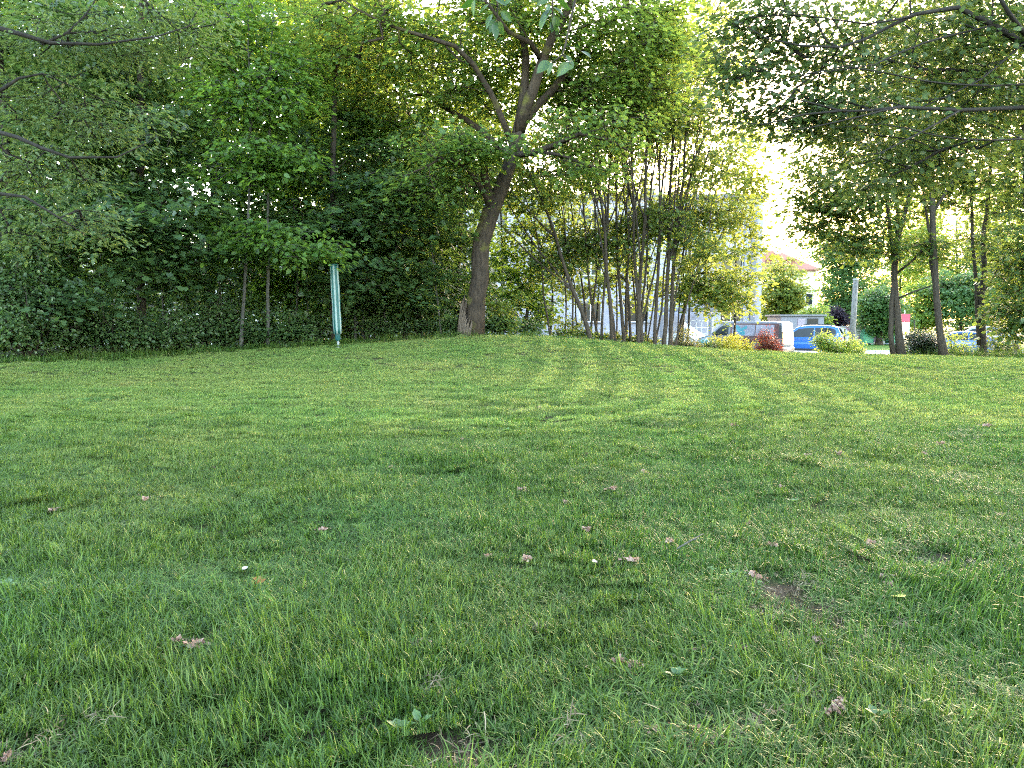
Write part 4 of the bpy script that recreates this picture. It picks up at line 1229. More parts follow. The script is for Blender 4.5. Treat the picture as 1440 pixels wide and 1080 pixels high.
# the white building behind the clump
BX0, BX1, BY, BZ0, BZ1 = -12.6, 16.75, 52.0, -1.0, 9.1
k = NT('render_lavender')
RENDER = k.done(k.bsdf(k.ramp(k.noise(k.pos(), .7, 6.0, .6), [(.3, (.27, .26, .30)), (.7, (.38, .37, .41))]), .85, .2, 0, k.bump(k.noise(k.pos(), 30, 3), .2, .01)))
TRIM = simple('trim_grey', (.15, .15, .165), .7, .3)
WHITE = simple('white_paint', (.78, .78, .77), .5, .4, 0, 5, .08)
k = NT('window_glass')
GLASS = k.done(k.bsdf((.02, .027, .033), .08, .35))
bl = thing('apartment_block', 'pale lavender rendered apartment block behind the thin-stemmed clump', 'building', (BX0, BY, BZ0))
OPEN = []
for r_ in range(3):
    zz = .95 + r_ * 3.1
    for q in range(9):
        xw = 1.4 + q * 3.15
        if r_ == 0 and q in (7,): continue
        OPEN.append((xw, xw + 1.5, zz + 1.0, zz + 2.35))
xs = sorted({0.0, BX1 - BX0} | {v for o in OPEN for v in o[:2]}); zs = sorted({0.0, BZ1 - BZ0} | {v for o in OPEN for v in o[2:]})
mb = MB()
for i in range(len(xs) - 1):
    for j in range(len(zs) - 1):
        cx_, cz_ = (xs[i] + xs[i + 1]) / 2, (zs[j] + zs[j + 1]) / 2
        if any(o[0] < cx_ < o[1] and o[2] < cz_ < o[3] for o in OPEN): continue
        mb.add([(xs[i], 0, zs[j]), (xs[i + 1], 0, zs[j]), (xs[i + 1], 0, zs[j + 1]), (xs[i], 0, zs[j + 1])], [(0, 1, 2, 3)])
for o in OPEN:
    for (p, q) in (((o[0], o[2]), (o[1], o[2])), ((o[1], o[2]), (o[1], o[3])), ((o[1], o[3]), (o[0], o[3])), ((o[0], o[3]), (o[0], o[2]))):
        mb.add([(p[0], 0, p[1]), (q[0], 0, q[1]), (q[0], .2, q[1]), (p[0], .2, p[1])], [(3, 2, 1, 0)])
Wd, Hd, Dd = BX1 - BX0, BZ1 - BZ0, 12.0
mb.add([(Wd, 0, 0), (Wd, Dd, 0), (Wd, Dd, Hd), (Wd, 0, Hd), (0, 0, 0), (0, Dd, 0), (0, Dd, Hd), (0, 0, Hd)], [(0, 1, 2, 3), (5, 4, 7, 6), (1, 5, 6, 2), (3, 2, 6, 7)])
mb.build('wall', RENDER, bl)
mb = MB(); mb.box((Wd / 2, Dd / 2 - .1, Hd + .16), (Wd + .5, Dd + .5, .28), 0, .04)
rf = mb.build('roof', TRIM, bl)
for xx in (5.0, 15.0, 22.5):
    mb = MB(); mb.box((xx, 5, Hd + .85), (.9, .7, 1.1), 0, .03); mb.box((xx, 5, Hd + 1.45), (1.05, .85, .1), 0, .02); mb.build('chimney', TRIM, rf)
for o in OPEN:
    mb = MB()
    w_, h_ = o[1] - o[0], o[3] - o[2]
    cx_, cz_ = (o[0] + o[1]) / 2, (o[2] + o[3]) / 2
    for dx in (-w_ / 2 + .035, 0, w_ / 2 - .035): mb.box((cx_ + dx, .15, cz_), (.07, .06, h_ - .004), 0, .008)
    for dz in (-h_ / 2 + .035, h_ / 2 - .035): mb.box((cx_, .152, cz_ + dz), (w_ - .004, .056, .066), 0, .008)
    wn = mb.build('window', WHITE, bl)
    mb = MB(); mb.box((cx_, .165, cz_), (w_ - .02, .02, h_ - .02)); mb.build('pane', GLASS, wn)
    mb = MB(); mb.box((cx_, -.05, o[2] - .035), (w_ + .16, .16, .05), 0, .01); mb.build('sill', TRIM, wn)
for xx in (Wd - .62,):
    mb = MB(); mb.box((xx, -.12, Hd / 2 - .1), (.34, .22, Hd - .3), 0, .02); mb.build('pilaster', TRIM, bl)
mb = MB(); mb.tube([(Wd - 1.25, -.08, .1), (Wd - 1.25, -.08, Hd - .1)], .05, 8); mb.build('downpipe', TRIM, bl)
for r_ in range(2):      # the stack of small balconies near the right end
    zz = 3.3 + r_ * 3.05
    mb = MB(); mb.box((Wd - 2.6, -.55, zz), (2.3, 1.08, .14), 0, .02)
    bal = mb.build('balcony', TRIM, bl)
    mb = MB(); mb.box((Wd - 2.6, -1.06, zz + .95), (2.3, .05, .05), 0, .01)
    for q in range(13): mb.box((Wd - 3.7 + q * .184, -1.06, zz + .5), (.025, .025, .86))
    for sx in (-1.13, 1.13): mb.box((Wd - 2.6 + sx, -.55, zz + .95), (.045, 1.0, .05), 0, .01)
    mb.build('railing', WHITE, bal)
# guessed building, added to turn the orange horizon flecks in the wood pale
lb = thing('added_pale_building', 'guessed long pale building added to show as white flecks through the wood behind the dryer', 'building', (-46.0, 50.0, -1.0))
PALE = simple('pale_render', (.60, .58, .55), .85, .2, 0, .6, .1)
mb = MB(); mb.box((16, 4, 3.2), (32, 8, 6.4)); lw = mb.build('wall', PALE, lb)
mb = MB(); mb.box((16, 4, 6.55), (32.8, 8.8, .3), 0, .03); mb.build('roof', TRIM, lb)
for q in range(9):
    mb = MB(); mb.box((2.2 + q * 3.4, -.02, 3.4), (1.5, .08, 1.6), 0, .01); wn = mb.build('window', WHITE, lb)
    mb = MB(); mb.box((2.2 + q * 3.4, -.07, 3.4), (1.34, .02, 1.44)); mb.build('pane', GLASS, wn)
# entrance stair with its canopy
e0 = at(985, 490, 49.0)
st_ = thing('entrance_stair', 'concrete entrance stair with slanting parapet and flat canopy behind the van front', 'stair', (e0.x - 1.2, 49.0, -.95))
mb = MB()
for q in range(7): mb.box((2.1 - q * .30, .8, .085 + q * .17 - .085 * q * 0), (.32, 1.3, .17 + 0.0), 0, .01)
for q in range(1, 7): mb.box((2.1 - q * .30 - .01 * q * 0, .8, .085 * q), (.30, 1.28, .17 * q))
mb.box((-.55, .8, .60), (1.3, 1.3, 1.2), 0, .02)
mb.build('steps', CONC, st_)
mb = MB()
P_ = [(2.35, 0.0), (2.35, .55), (.1, 1.95), (-.15, 1.95), (-.15, 1.5), (1.9, 0.0)]
n_ = len(P_)
mb.add([(x, 0.0, z) for x, z in P_] + [(x, .12, z) for x, z in P_], [tuple(range(n_)), tuple(reversed(range(n_, 2 * n_)))] + [(i, i + n_, (i + 1) % n_ + n_, (i + 1) % n_) for i in range(n_)])
mb.build('parapet', WHITE, st_)
mb = MB()
for q in range(6): mb.box((.55 + q * .36, 1.52, 1.35), (.03, .03, 1.5))
for zz in (.75, 1.15, 1.55, 2.0): mb.box((1.45, 1.52, zz), (2.1, .03, .03))
mb.build('railing', WHITE, st_)
mb = MB(); mb.box((.2, .9, 2.72), (3.4, 2.4, .22), 0, .03)
for sx in (-1.35, 1.75): mb.box((sx, -.15, 1.3), (.16, .16, 2.6), 0, .02)
mb.build('canopy', TRIM, st_)

# the house with the red roof, far off
k = NT('roof_tiles')
mp = k.n('Mapping', Vector=k.obj()); mp.inputs['Scale'].default_value = (4, 1.2, 1)
TILE = k.done(k.bsdf(k.ramp(k.noise(mp.outputs[0], 2.5, 5.0, .7), [(.3, (.20, .085, .065)), (.7, (.30, .14, .105))]), .8, .2))
hx0, hx1, hy, hd = at(1062, 400, 96).x, at(1148, 400, 96).x, 96.0, 11.0
ez, rz = at(1120, 379, 96).z, at(1100, 349, 98).z
hs = thing('red_roofed_house', 'cream house with an orange-red tiled roof far beyond the golden tree', 'house', (hx0, hy, -.95))
hw_, eh, rh = hx1 - hx0, ez + .95, rz + .95
mb = MB(); mb.box((hw_ / 2, hd / 2, eh / 2), (hw_, hd, eh)); mb.build('wall', simple('cream_render', (.66, .60, .47), .85, .2, 0, .6, .1), hs)
mb = MB()
o_ = .45
mb.add([(-o_, -o_, eh), (hw_ + o_, -o_, eh), (hw_ + o_, hd + o_, eh), (-o_, hd + o_, eh), (1.5, hd / 2, rh), (hw_ - 3.0, hd / 2, rh),
        (-o_, -o_, eh - .15), (hw_ + o_, -o_, eh - .15), (hw_ + o_, hd + o_, eh - .15), (-o_, hd + o_, eh - .15)],
       [(0, 1, 5, 4), (1, 2, 5), (2, 3, 4, 5), (3, 0, 4), (6, 7, 1, 0), (7, 8, 2, 1), (8, 9, 3, 2), (9, 6, 0, 3), (9, 8, 7, 6)])
hr = mb.build('roof', TILE, hs)
for xx, zt in ((2.6, rh + .9), (hw_ - 3.3, rh + .7)):
    mb = MB(); mb.box((xx, hd / 2 - .8, (zt + rh - 1.2) / 2), (.7, .6, zt - rh + 1.2), 0, .03); mb.build('chimney', simple('chimney_render', (.62, .52, .46), .9), hr)
for xx in (2.4, 4.6):
    mb = MB(); mb.box((xx, 1.3, eh + .75), (1.0, 1.4, .9), 0, .03); mb.box((xx, 1.2, eh + 1.27), (1.25, 1.7, .1), 0, .02); mb.build('dormer', TILE, hr)
for xx in np.arange(1.0, hw_ - .8, 1.9):
    for zz in (1.6, 4.6):
        mb = MB(); mb.box((xx, -.02, zz), (1.0, .08, 1.5), 0, .01); wn = mb.build('window', WHITE, hs)
        mb = MB(); mb.box((xx, -.065, zz), (.84, .02, 1.34)); mb.build('pane', GLASS, wn)

sp = at(1128, 470, 57)
sh_ = thing('flat_roofed_shed', 'grey flat-roofed shed between the van rear and the golden tree', 'shed', (sp.x, 57, -.95))
mb = MB(); mb.box((0, 1.5, 1.15), (3.2, 3, 2.3), 0, .03); mb.build('wall', simple('shed_grey', (.17, .17, .20), .7), sh_)
mb = MB(); mb.box((0, 1.5, 2.38), (3.5, 3.3, .14), 0, .03); mb.build('roof', TRIM, sh_)
mb = MB(); mb.box((.75, -.03, 1.95), (.8, .06, .42), 0, .01); mb.build('window', GLASS, sh_)
mb = MB(); mb.box((-.1, -.02, 1.55), (.55, .05, 1.2), 0, .01); mb.build('panel', simple('shed_lilac', (.26, .22, .27), .7), sh_)

# wall with graffiti across the street
gw0, gw1 = at(1172, 475, 64).x, at(1268, 475, 64).x
k = NT('graffiti_wall')
P = k.pos()
ln = k.math('ABSOLUTE', k.math('SUBTRACT', k.noise(P, 1.1, 2.0, .4), .5))
stroke = k.ramp(ln, [(.02, (1, 1, 1)), (.045, (0, 0, 0))])
hue = k.ramp(k.noise(P, .45, 1.0), [(.38, (.50, .12, .20)), (.48, (.20, .14, .42)), (.56, (.60, .30, .40)), (.64, (.10, .20, .40))])
GRAF = k.done(k.bsdf(k.mix(stroke, k.ramp(k.noise(P, .6, 4.0), [(.3, (.62, .61, .62)), (.7, (.76, .75, .75))]), hue), .8, .3))
gw = thing('graffiti_wall', 'low white wall sprayed with pink and purple scrawls across the street', 'wall', ((gw0 + gw1) / 2, 64, -.95))
mb = MB(); mb.box((0, 0, .72), (gw1 - gw0, .2, 1.44)); mb.build('wall_face', GRAF, gw)
mb = MB(); mb.box((0, 0, 1.48), (gw1 - gw0 + .1, .3, .08), 0, .02); mb.build('coping', CONC, gw)
GREEN = simple('container_green', (.08, .30, .18), .45)
for i, px in enumerate((1219, 1254)):
    p = at(px, 478, 62.6)
    cn = thing('recycling_container', ['green recycling container left of the round tree trunk', 'green recycling container right of the round tree trunk'][i], 'container', (p.x, 62.6, -.90), 0, 'green containers by the graffiti wall')
    mb = MB(); mb.box((0, 0, .62), (.8, .8, 1.0), 0, .06)
    for sx in (-.3, .3):
        for sy in (-.3, .3): mb.box((sx, sy, .03), (.12, .12, .08))
    mb.build('bin_body', GREEN, cn)
    mb = MB(); mb.lathe([(.42, 0), (.40, .10), (.30, .18), (.10, .22)], 12, (0, 0, 1.11)); mb.build('lid', GREEN, cn)

# ---- small street furniture
pp = at(1197, 500, 34.0)
po = thing('concrete_post', 'pale mottled concrete post standing alone right of the yellow-green bush', 'post', (pp.x, 34, -.95))
tp = at(1200.5, 394, 34).z + .95
k = NT('post_mottled')
MOT = k.done(k.bsdf(k.ramp(k.noise(k.pos(), 9.0, 5.0, .7), [(.35, (.10, .095, .09)), (.65, (.27, .26, .245))]), .9, .2, 0, k.bump(k.noise(k.pos(), 30, 4), .6, .01)))
mb = MB(); mb.tube([(0, 0, -.1), (.03, 0, tp * .4), (.08, 0, tp)], [.135, .125, .11], 14); mb.build('shaft', MOT, po, True)
mb = MB(); mb.lathe([(.118, 0), (.125, .02), (.125, .06), (.10, .075)], 14, (.08, 0, tp - .01)); mb.build('cap', CONC, po)

BLACK = simple('black_steel', (.018, .018, .02), .5)
fr = thing('wire_fence', 'low wire fence on thin black posts behind the flower shrubs', 'fence', tuple(ground_at(1188, 25.6)))
fb = fr.location
for px, d, top in ((868, 22.6, 468), (905, 23.2, 470), (1010, 24.9, 476), (1100, 25.8, 468), (1188, 25.6, 464), (1286, 25.2, 451), (1376, 25.0, 468)):
    g_ = ground_at(px, d); t_ = at(px, top, d)
    mb = MB(); mb.tube([g_ - fb - Vector((0, 0, .1)), t_ - fb], .02, 6); mb.lathe([(.026, 0), (.03, .02), (.012, .04)], 8, tuple(t_ - fb)); mb.build('post', BLACK, fr)
    if px != 868:
        mb = MB()
        for q in range(5):
            h_ = .12 + q * .16
            a_ = gp + Vector((0, 0, h_)) - fb; b_ = g_ + Vector((0, 0, h_)) - fb
            mb.tube([a_, (a_ + b_) / 2 - Vector((0, 0, .02)), b_], .0025, 3, False)
        mb.build('wires', BLACK, fr)
    gp = g_
sg = at(1272, 447, 56)
s_ = thing('street_sign', 'small red and white street sign behind the doubled dark trunk', 'sign', (sg.x, 56, -.94))
mb = MB(); mb.tube([(0, 0, 0), (0, 0, 2.75)], .03, 8); mb.build('post', simple('galvanised', (.45, .46, .47), .45, .5, .6), s_)
RED = simple('sign_red', (.62, .05, .09), .5)
mb = MB(); mb.box((0, -.05, 2.2), (.75, .03, .55), 0, .01); mb.build('red_panel', RED, s_)
mb = MB(); mb.box((0, -.05, 1.55), (.70, .03, .68), 0, .01); mb.build('white_panel', WHITE, s_)
wp = ground_at(1432, 22.4)
mb = MB()
mb.tube([Vector((0, 0, -.15)), Vector((-.05, 0, .25)), Vector((-.16, .02, .62))], [.085, .08, .075], 9, True, lambda kk, a: 1 + .09 * np.sin(3 * a + kk))
t_ = mb.build('broken_stake', barkmat('stake_wood', (.14, .11, .09), (.36, .31, .26), 14), None, True)
t_.location = wp + Vector((0, 0, .12))
tag(t_, 'leaning cut wooden stake in the tall grass at the right edge', 'stake')

# ---- the folded clothes dryer on the lawn
DD = 16.3
p0 = at(476, 494, DD); p0.z = gz(p0.x, p0.y)
d_ = thing('clothes_dryer', 'folded rotary clothes dryer in a green and white striped sleeve on the lawn', 'clothes dryer', tuple(p0))
ax_ = at(469.5, 371, DD) - p0
def al(t): return ax_ * t
k = NT('striped_sleeve')
st2 = k.n('Attribute', _attribute_name='stripe').outputs['Fac']
teal = k.mix(k.noise(k.obj(), 5.0, 4.0), (.004, .050, .052), (.009, .09, .085))
SLEEVE = k.done(k.bsdf(k.mix(k.ramp(st2, [(.66, (0, 0, 0)), (.72, (1, 1, 1))]), teal, (.19, .25, .24)), .5, .4, 0, k.bump(k.noise(k.obj(), 14.0, 4.0), .3, .01)))
TEAL = simple('teal_cloth', (.006, .07, .07), .55)
mb = MB()
n_ = 48
ts = np.linspace(.165, .985, 14)
ln_ = ax_.length
def slv(kk, a): return 1 + .07 * np.cos(4 * a + .4) + .03 * np.sin(9 * a + kk * .35)
mb.tube([al(t) for t in ts], np.r_[.080, .086 + .004 * np.sin(np.arange(12) * 1.1), .086], n_, True, slv)
so_ = mb.build('sleeve', SLEEVE, d_, True)
at_ = so_.data.attributes.new('stripe', 'FLOAT', 'POINT')
vals = [(.5 + .5 * math.cos(6 * (i % n_) * 2 * PI / n_ - .6)) for i in range(n_ * len(ts))]
at_.data.foreach_set('value', np.array(vals, np.float32))
mb = MB(); mb.tube([al(t) for t in (.978, .992, 1.0)], [.09, .088, .05], 20); mb.build('top_cap', TEAL, d_, True)
mb = MB(); mb.tube([al(t) for t in (.085, .10, .15, .175)], [.038, .05, .055, .066], 16); mb.build('collar', TEAL, d_, True)
mb = MB(); mb.tube([al(-.03), al(.11)], .024, 12); mb.build('pole', simple('galvanised_pole', (.22, .24, .24), .5, .4, .3), d_, True)
mb = MB(); mb.tube([al(-.01), al(.012)], [.045, .04], 12); mb.build('ground_socket', simple('grey_plastic', (.20, .21, .21), .5), d_, True)

# ================================================================ vehicles
RUBBER = simple('rubber', (.02, .02, .021), .8, .2)
RIM = simple('rim_alloy', (.45, .46, .47), .35, .5, .8)
LAMP_RED = simple('lamp_red', (.55, .03, .03), .2, .6)
LAMP_CLEAR = simple('lamp_clear', (.70, .72, .74), .12, .7)
PLASTIC = simple('black_plastic', (.025, .025, .027), .6)
k = NT('car_glass'); CGLASS = k.done(k.bsdf((.010, .013, .014), .08, .25))
k = NT('film_glass'); FILM = k.done(k.bsdf(k.ramp(k.noise(k.obj(), 3.0, 4.0), [(.3, (.12, .115, .15)), (.7, (.24, .23, .28))]), .25, .6))


class Car:
    def __init__(s, name, label, cat, loc, rotz, L, W, H, prof, belt, zb, tum, paint, group=None):
        s.L, s.W, s.H, s.belt, s.zb, s.tum = L, W, H, belt, zb, tum
        s.root = thing(name, label, cat, loc, rotz, group)
        s.prof = prof                          # (x, z) from the nose over the roof to the tail
        s.px = np.array([p[0] for p in prof][::-1]); s.pz = np.array([p[1] for p in prof][::-1])
        mb = MB()
        X = np.unique(np.round(np.concatenate([np.linspace(-L / 2, L / 2, 56), s.px]), 4))
        rows = []
        for x in X:
            zt = float(np.interp(x, s.px, s.pz))
            lv = np.unique(np.concatenate([zb + (zt - zb) * np.linspace(0, 1, 8), zt - np.array([.12, .09, .06, .035, .015, .004])]))
            lv = zb + (zt - zb) * np.r_[0, .02, .12, .25, .4, .55, .7, .8, .88, .93, .97, .99, 1]
            rows.append([(x, s.hw(x, z, zt), z) for z in lv])
        m = len(rows[0])
        vs, fs = [], []
        for r in rows:
            vs += r
            vs += [(p[0], -p[1], p[2]) for p in r]
        for i in range(len(X) - 1):
            a, b = i * 2 * m, (i + 1) * 2 * m
            for j in range(m - 1):
                fs.append((a + j, b + j, b + j + 1, a + j + 1))
                fs.append((a + m + j, a + m + j + 1, b + m + j + 1, b + m + j))
            fs.append((a + m - 1, b + m - 1, b + 2 * m - 1, a + 2 * m - 1))
            fs.append((a, a + m, b + m, b))
        e = (len(X) - 1) * 2 * m
        fs.append(tuple(range(m)) + tuple(reversed(range(m, 2 * m))))
        fs.append(tuple(reversed(range(e, e + m))) + tuple(range(e + m, e + 2 * m)))
        mb.add(vs, fs)
        s.body = mb.build('body', paint, s.root, True)

    def hw(s, x, z, zt=None):
        w = s.W / 2 * (1 - .10 * abs(2 * x / s.L) ** 5) * float(np.interp(z, [s.zb, s.zb + .2, s.belt, s.H], s.tum))
        if zt is None: zt = float(np.interp(x, s.px, s.pz))
        r = .11
        if z > zt - r:
            q = min(1.0, (z - (zt - r)) / r)
            w -= r * 1.2 * (1 - math.sqrt(max(0, 1 - q * q)))
        return max(w, .02)

    def side(s, name, m, stations, sides=(1, -1), off=.007, parent=None):
        """a panel on the flank: stations are (x, z_low, z_high)"""
        for sd in sides:
            mb = MB(); vs, fs = [], []
            st = []
            for a, b in zip(stations[:-1], stations[1:]):
                kk = max(1, int(abs(b[0] - a[0]) / .12))
                for q in range(kk): st.append(tuple(a[i] + (b[i] - a[i]) * q / kk for i in range(3)))
            st.append(stations[-1])
            for x, z0, z1 in st:
                for q in range(5):
                    z = z0 + (z1 - z0) * q / 4
                    vs.append((x, sd * (s.hw(x, z) + off), z))
            for i in range(len(st) - 1):
                for q in range(4):
                    f = (i * 5 + q, i * 5 + 5 + q, i * 5 + 6 + q, i * 5 + 1 + q)
                    fs.append(f if (sd > 0) == (st[-1][0] > st[0][0]) else tuple(reversed(f)))
            mb.add(vs, fs)
            mb.build(name, m, parent or s.root, True)

    def across(s, name, m, pts, f0=-.86, f1=.86, off=.007):
        """a panel across nose, windscreen or tail along profile points (x, z)"""
        mb = MB(); vs, fs = [], []
        for i, (x, z) in enumerate(pts):
            a = pts[max(i - 1, 0)]; b = pts[min(i + 1, len(pts) - 1)]
            tx, tz = b[0] - a[0], b[1] - a[1]
            l_ = math.hypot(tx, tz) + 1e-9
            nx_, nz_ = tz / l_, -tx / l_
            if nz_ < -.2 or (abs(nz_) <= .2 and nx_ * x < 0): nx_, nz_ = -nx_, -nz_
            w_ = s.W / 2 * (1 - .10 * abs(2 * x / s.L) ** 5) * float(np.interp(z, [s.zb, s.zb + .2, s.belt, s.H], s.tum)) - .03
            for q in range(7):
                f = f0 + (f1 - f0) * q / 6
                vs.append((x + nx_ * off, f * w_, z + nz_ * off))
        for i in range(len(pts) - 1):
            for q in range(6): fs.append((i * 7 + q, i * 7 + 1 + q, i * 7 + 8 + q, i * 7 + 7 + q))
        mb.add(vs, fs)
        return mb.build(name, m, s.root, True)

    def wheels(s, xs, r):
        for x in xs:
            for sd in (1, -1):
                y = sd * (s.W / 2 - .13)
                mb = MB()
                mb.lathe([(r * .66, -.10), (r * .9, -.11), (r, -.075), (r, .075), (r * .9, .11), (r * .66, .10)], 24, (x, y, r), 'y')
                wh = mb.build('wheel', RUBBER, s.root, True)
                mb = MB()
                mb.lathe([(r * .67, -.085), (r * .62, -.10), (r * .55, -.07), (.05, -.085)][::-1] if sd < 0 else [(r * .67, .085), (r * .62, .10), (r * .55, .07), (.05, .085)], 20, (x, y, r), 'y')
                for q in range(5):
                    a = q * 2 * PI / 5
                    mb.box((x + math.cos(a) * r * .33, y + sd * .09, r + math.sin(a) * r * .33), (.05, .03, .05))
                mb.build('rim', RIM, wh)
                mb = MB(); vs = []; n_ = 20                        # dark arch round the tyre
                for q in range(n_ + 1):
                    a = PI * q / n_
                    for rr in (r * .9, r * 1.22):
                        px_, pz_ = x + math.cos(a) * rr, max(s.zb + .01, r + math.sin(a) * rr)
                        vs.append((px_, sd * (s.hw(px_, pz_) + .005), pz_))
                mb.add(vs, [(q * 2, q * 2 + 1, q * 2 + 3, q * 2 + 2) for q in range(n_)])
                mb.build('wheel_arch', PLASTIC, s.root)

    def mirrors(s, x, z, m):
        for sd in (1, -1):
            mb = MB(); mb.box((x, sd * (s.hw(x, z) + .13), z + .05), (.12, .22, .20), 0, .04); mb.box((x, sd * (s.hw(x, z) + .03), z), (.06, .10, .05))
            mb.build('mirror', m, s.root)

    def plate(s, x, z, rear=True):
        mb = MB(); mb.box((x, 0, z), (.02, .52, .115), 0, .004); mb.build('number_plate', WHITE, s.root)


def paint(name, col, rough=.22):
    k = NT(name)
    ns = k.noise(k.obj(), 3.0, 4.0)
    return k.done(k.bsdf(k.mix(ns, tuple(c * .88 for c in col), tuple(min(1, c * 1.1) for c in col)), k.math('ADD', rough, k.math('MULTIPLY', ns, .15)), .5, .15, None, Coat__Weight=.25, Coat__Roughness=.08))


# the van
vc = at(1046, 480, 43.0)
VAN = paint('paint_silver', (.11, .115, .125))
TEALP = paint('paint_teal', (.015, .16, .20))
MAROON = paint('paint_maroon', (.075, .03, .03), .35)
VWHITE = paint('paint_van_white', (.085, .08, .075))
van = Car('parked_van', 'dark silver lettered van with teal nose parked behind the yellow bush', 'van', (vc.x, vc.y, -.944), R(139.5), 5.0, 1.9, 1.97,
          [(2.5, .55), (2.46, .82), (2.30, 1.0), (1.75, 1.16), (1.62, 1.22), (.95, 1.86), (.80, 1.93), (.3, 1.97), (-1.8, 1.97), (-2.30, 1.94), (-2.42, 1.86), (-2.47, 1.2), (-2.50, .75)], 1.12, .26, [.95, 1.0, .985, .86], VAN)
van.wheels((1.55, -1.45), .33)
van.across('windscreen', CGLASS, [(1.56, 1.28), (1.3, 1.53), (1.0, 1.81)])
van.across('bonnet_wrap', TEALP, [(2.46, .84), (2.30, 1.005), (2.0, 1.09), (1.72, 1.17)], -.97, .97)
van.side('nose_wrap', TEALP, [(1.25, .40, 1.08), (1.7, .55, 1.13), (2.1, .62, 1.04), (2.36, .62, .92)], off=.008)
van.side('front_window', CGLASS, [(.52, 1.20, 1.76), (.90, 1.20, 1.72), (1.10, 1.20, 1.58), (1.42, 1.18, 1.26)])
van.side('side_surround', MAROON, [(-2.30, 1.06, 1.86), (.40, 1.06, 1.86)], off=.006)
van.side('side_window', FILM, [(-1.0, 1.20, 1.78), (.28, 1.20, 1.78)], off=.012)
van.side('side_window', FILM, [(-2.05, 1.20, 1.78), (-1.05, 1.20, 1.78)], off=.012)
van.side('side_band', MAROON, [(-2.30, .78, 1.05), (.40, .92, 1.05)], off=.007)
van.side('window_mark', TEALP, [(-.45, 1.22, 1.40), (-.25, 1.24, 1.55), (-.02, 1.42, 1.76), (.1, 1.60, 1.77)], off=.016)
van.side('window_mark', TEALP, [(-.55, 1.58, 1.74), (-.35, 1.50, 1.66), (-.15, 1.32, 1.52)], off=.018)
van.across('rear_door', VWHITE, [(-2.495, .80), (-2.47, 1.2), (-2.44, 1.6), (-2.42, 1.84)], -.96, .96)
van.across('rear_window', CGLASS, [(-2.468, 1.24), (-2.45, 1.5), (-2.428, 1.76)], -.70, .70, .014)
van.side('corner_strip', PLASTIC, [(-2.42, 1.10, 1.84), (-2.32, 1.10, 1.88)], off=.012)
van.across('rear_lamp', LAMP_RED, [(-2.49, .88), (-2.47, 1.18)], .84, .97, .016)
van.across('rear_lamp', LAMP_RED, [(-2.49, .88), (-2.47, 1.18)], -.97, -.84, .016)
van.across('headlight', LAMP_CLEAR, [(2.47, .76), (2.40, .90), (2.28, 1.0)], .58, .94, .014)
van.across('headlight', LAMP_CLEAR, [(2.47, .76), (2.40, .90), (2.28, 1.0)], -.94, -.58, .014)
for sx in (2.47, -2.47):
    mb = MB(); mb.box((sx, 0, .45), (.16, 1.74, .30), 0, .06); mb.build('bumper', PLASTIC if sx > 0 else VWHITE, van.root)
van.mirrors(1.30, 1.24, PLASTIC)
van.plate(-2.56, .52)
van.side('door_handle', PLASTIC, [(.50, 1.06, 1.10), (.68, 1.06, 1.10)], off=.03)
van.side('sliding_rail', PLASTIC, [(-2.25, 1.125, 1.15), (-.6, 1.125, 1.15)], off=.012)
van.side('sill_strip', PLASTIC, [(-1.0, .27, .40), (1.1, .27, .40)], off=.010)
# white triangle outline on the wing, dark signwriting too small to read on the flank
for a, b in (((1.45, .62), (1.78, 1.02)), ((1.78, 1.02), (2.05, .66)), ((1.45, .62), (2.05, .66))):
    dx = .035
    if abs(a[1] - b[1]) < .1: van.side('wing_mark', WHITE, [(a[0], a[1], a[1] + .035), (b[0], b[1], b[1] + .035)], off=.014)
    else: van.side('wing_mark', WHITE, [(a[0], a[1], a[1] + .06), (b[0], b[1] - .06, b[1])], off=.014)
gl = random.Random(4)
LETTER = simple('lettering_dark', (.03, .025, .03), .5)
for sd in (1, -1):
    mb = MB()
    for row, (z0, hgt, n_, xa) in enumerate([(.90, .13, 9, .30), (.72, .12, 6, .05)]):
        for i in range(n_):
            x = xa - i * .17
            strokes = gl.choice([[(0, 0, 0, 1), (0, .5, 1, .5), (1, 0, 1, 1)], [(0, 0, 0, 1), (0, 1, 1, 1), (0, .5, .8, .5), (0, 0, 1, 0)], [(0, 1, 1, 1), (.5, 0, .5, 1)], [(0, 0, .5, 1), (.5, 1, 1, 0)], [(0, 0, 0, 1), (0, .4, 1, 1), (.3, .5, 1, 0)], [(0, 0, 0, 1), (1, 0, 1, 1), (0, 0, 1, 0), (0, 1, 1, 1)]])
            for (u0, v0, u1, v1) in strokes:
                a = Vector((x - u0 * .11, 0, z0 + v0 * hgt)); b = Vector((x - u1 * .11, 0, z0 + v1 * hgt))
                for p in (a, b): p.y = sd * (van.hw(p.x, p.z) + .018)
                mb.tube([a, b], .011, 4)
    mb.build('lettering', LETTER if sd > 0 else LETTER, van.root)

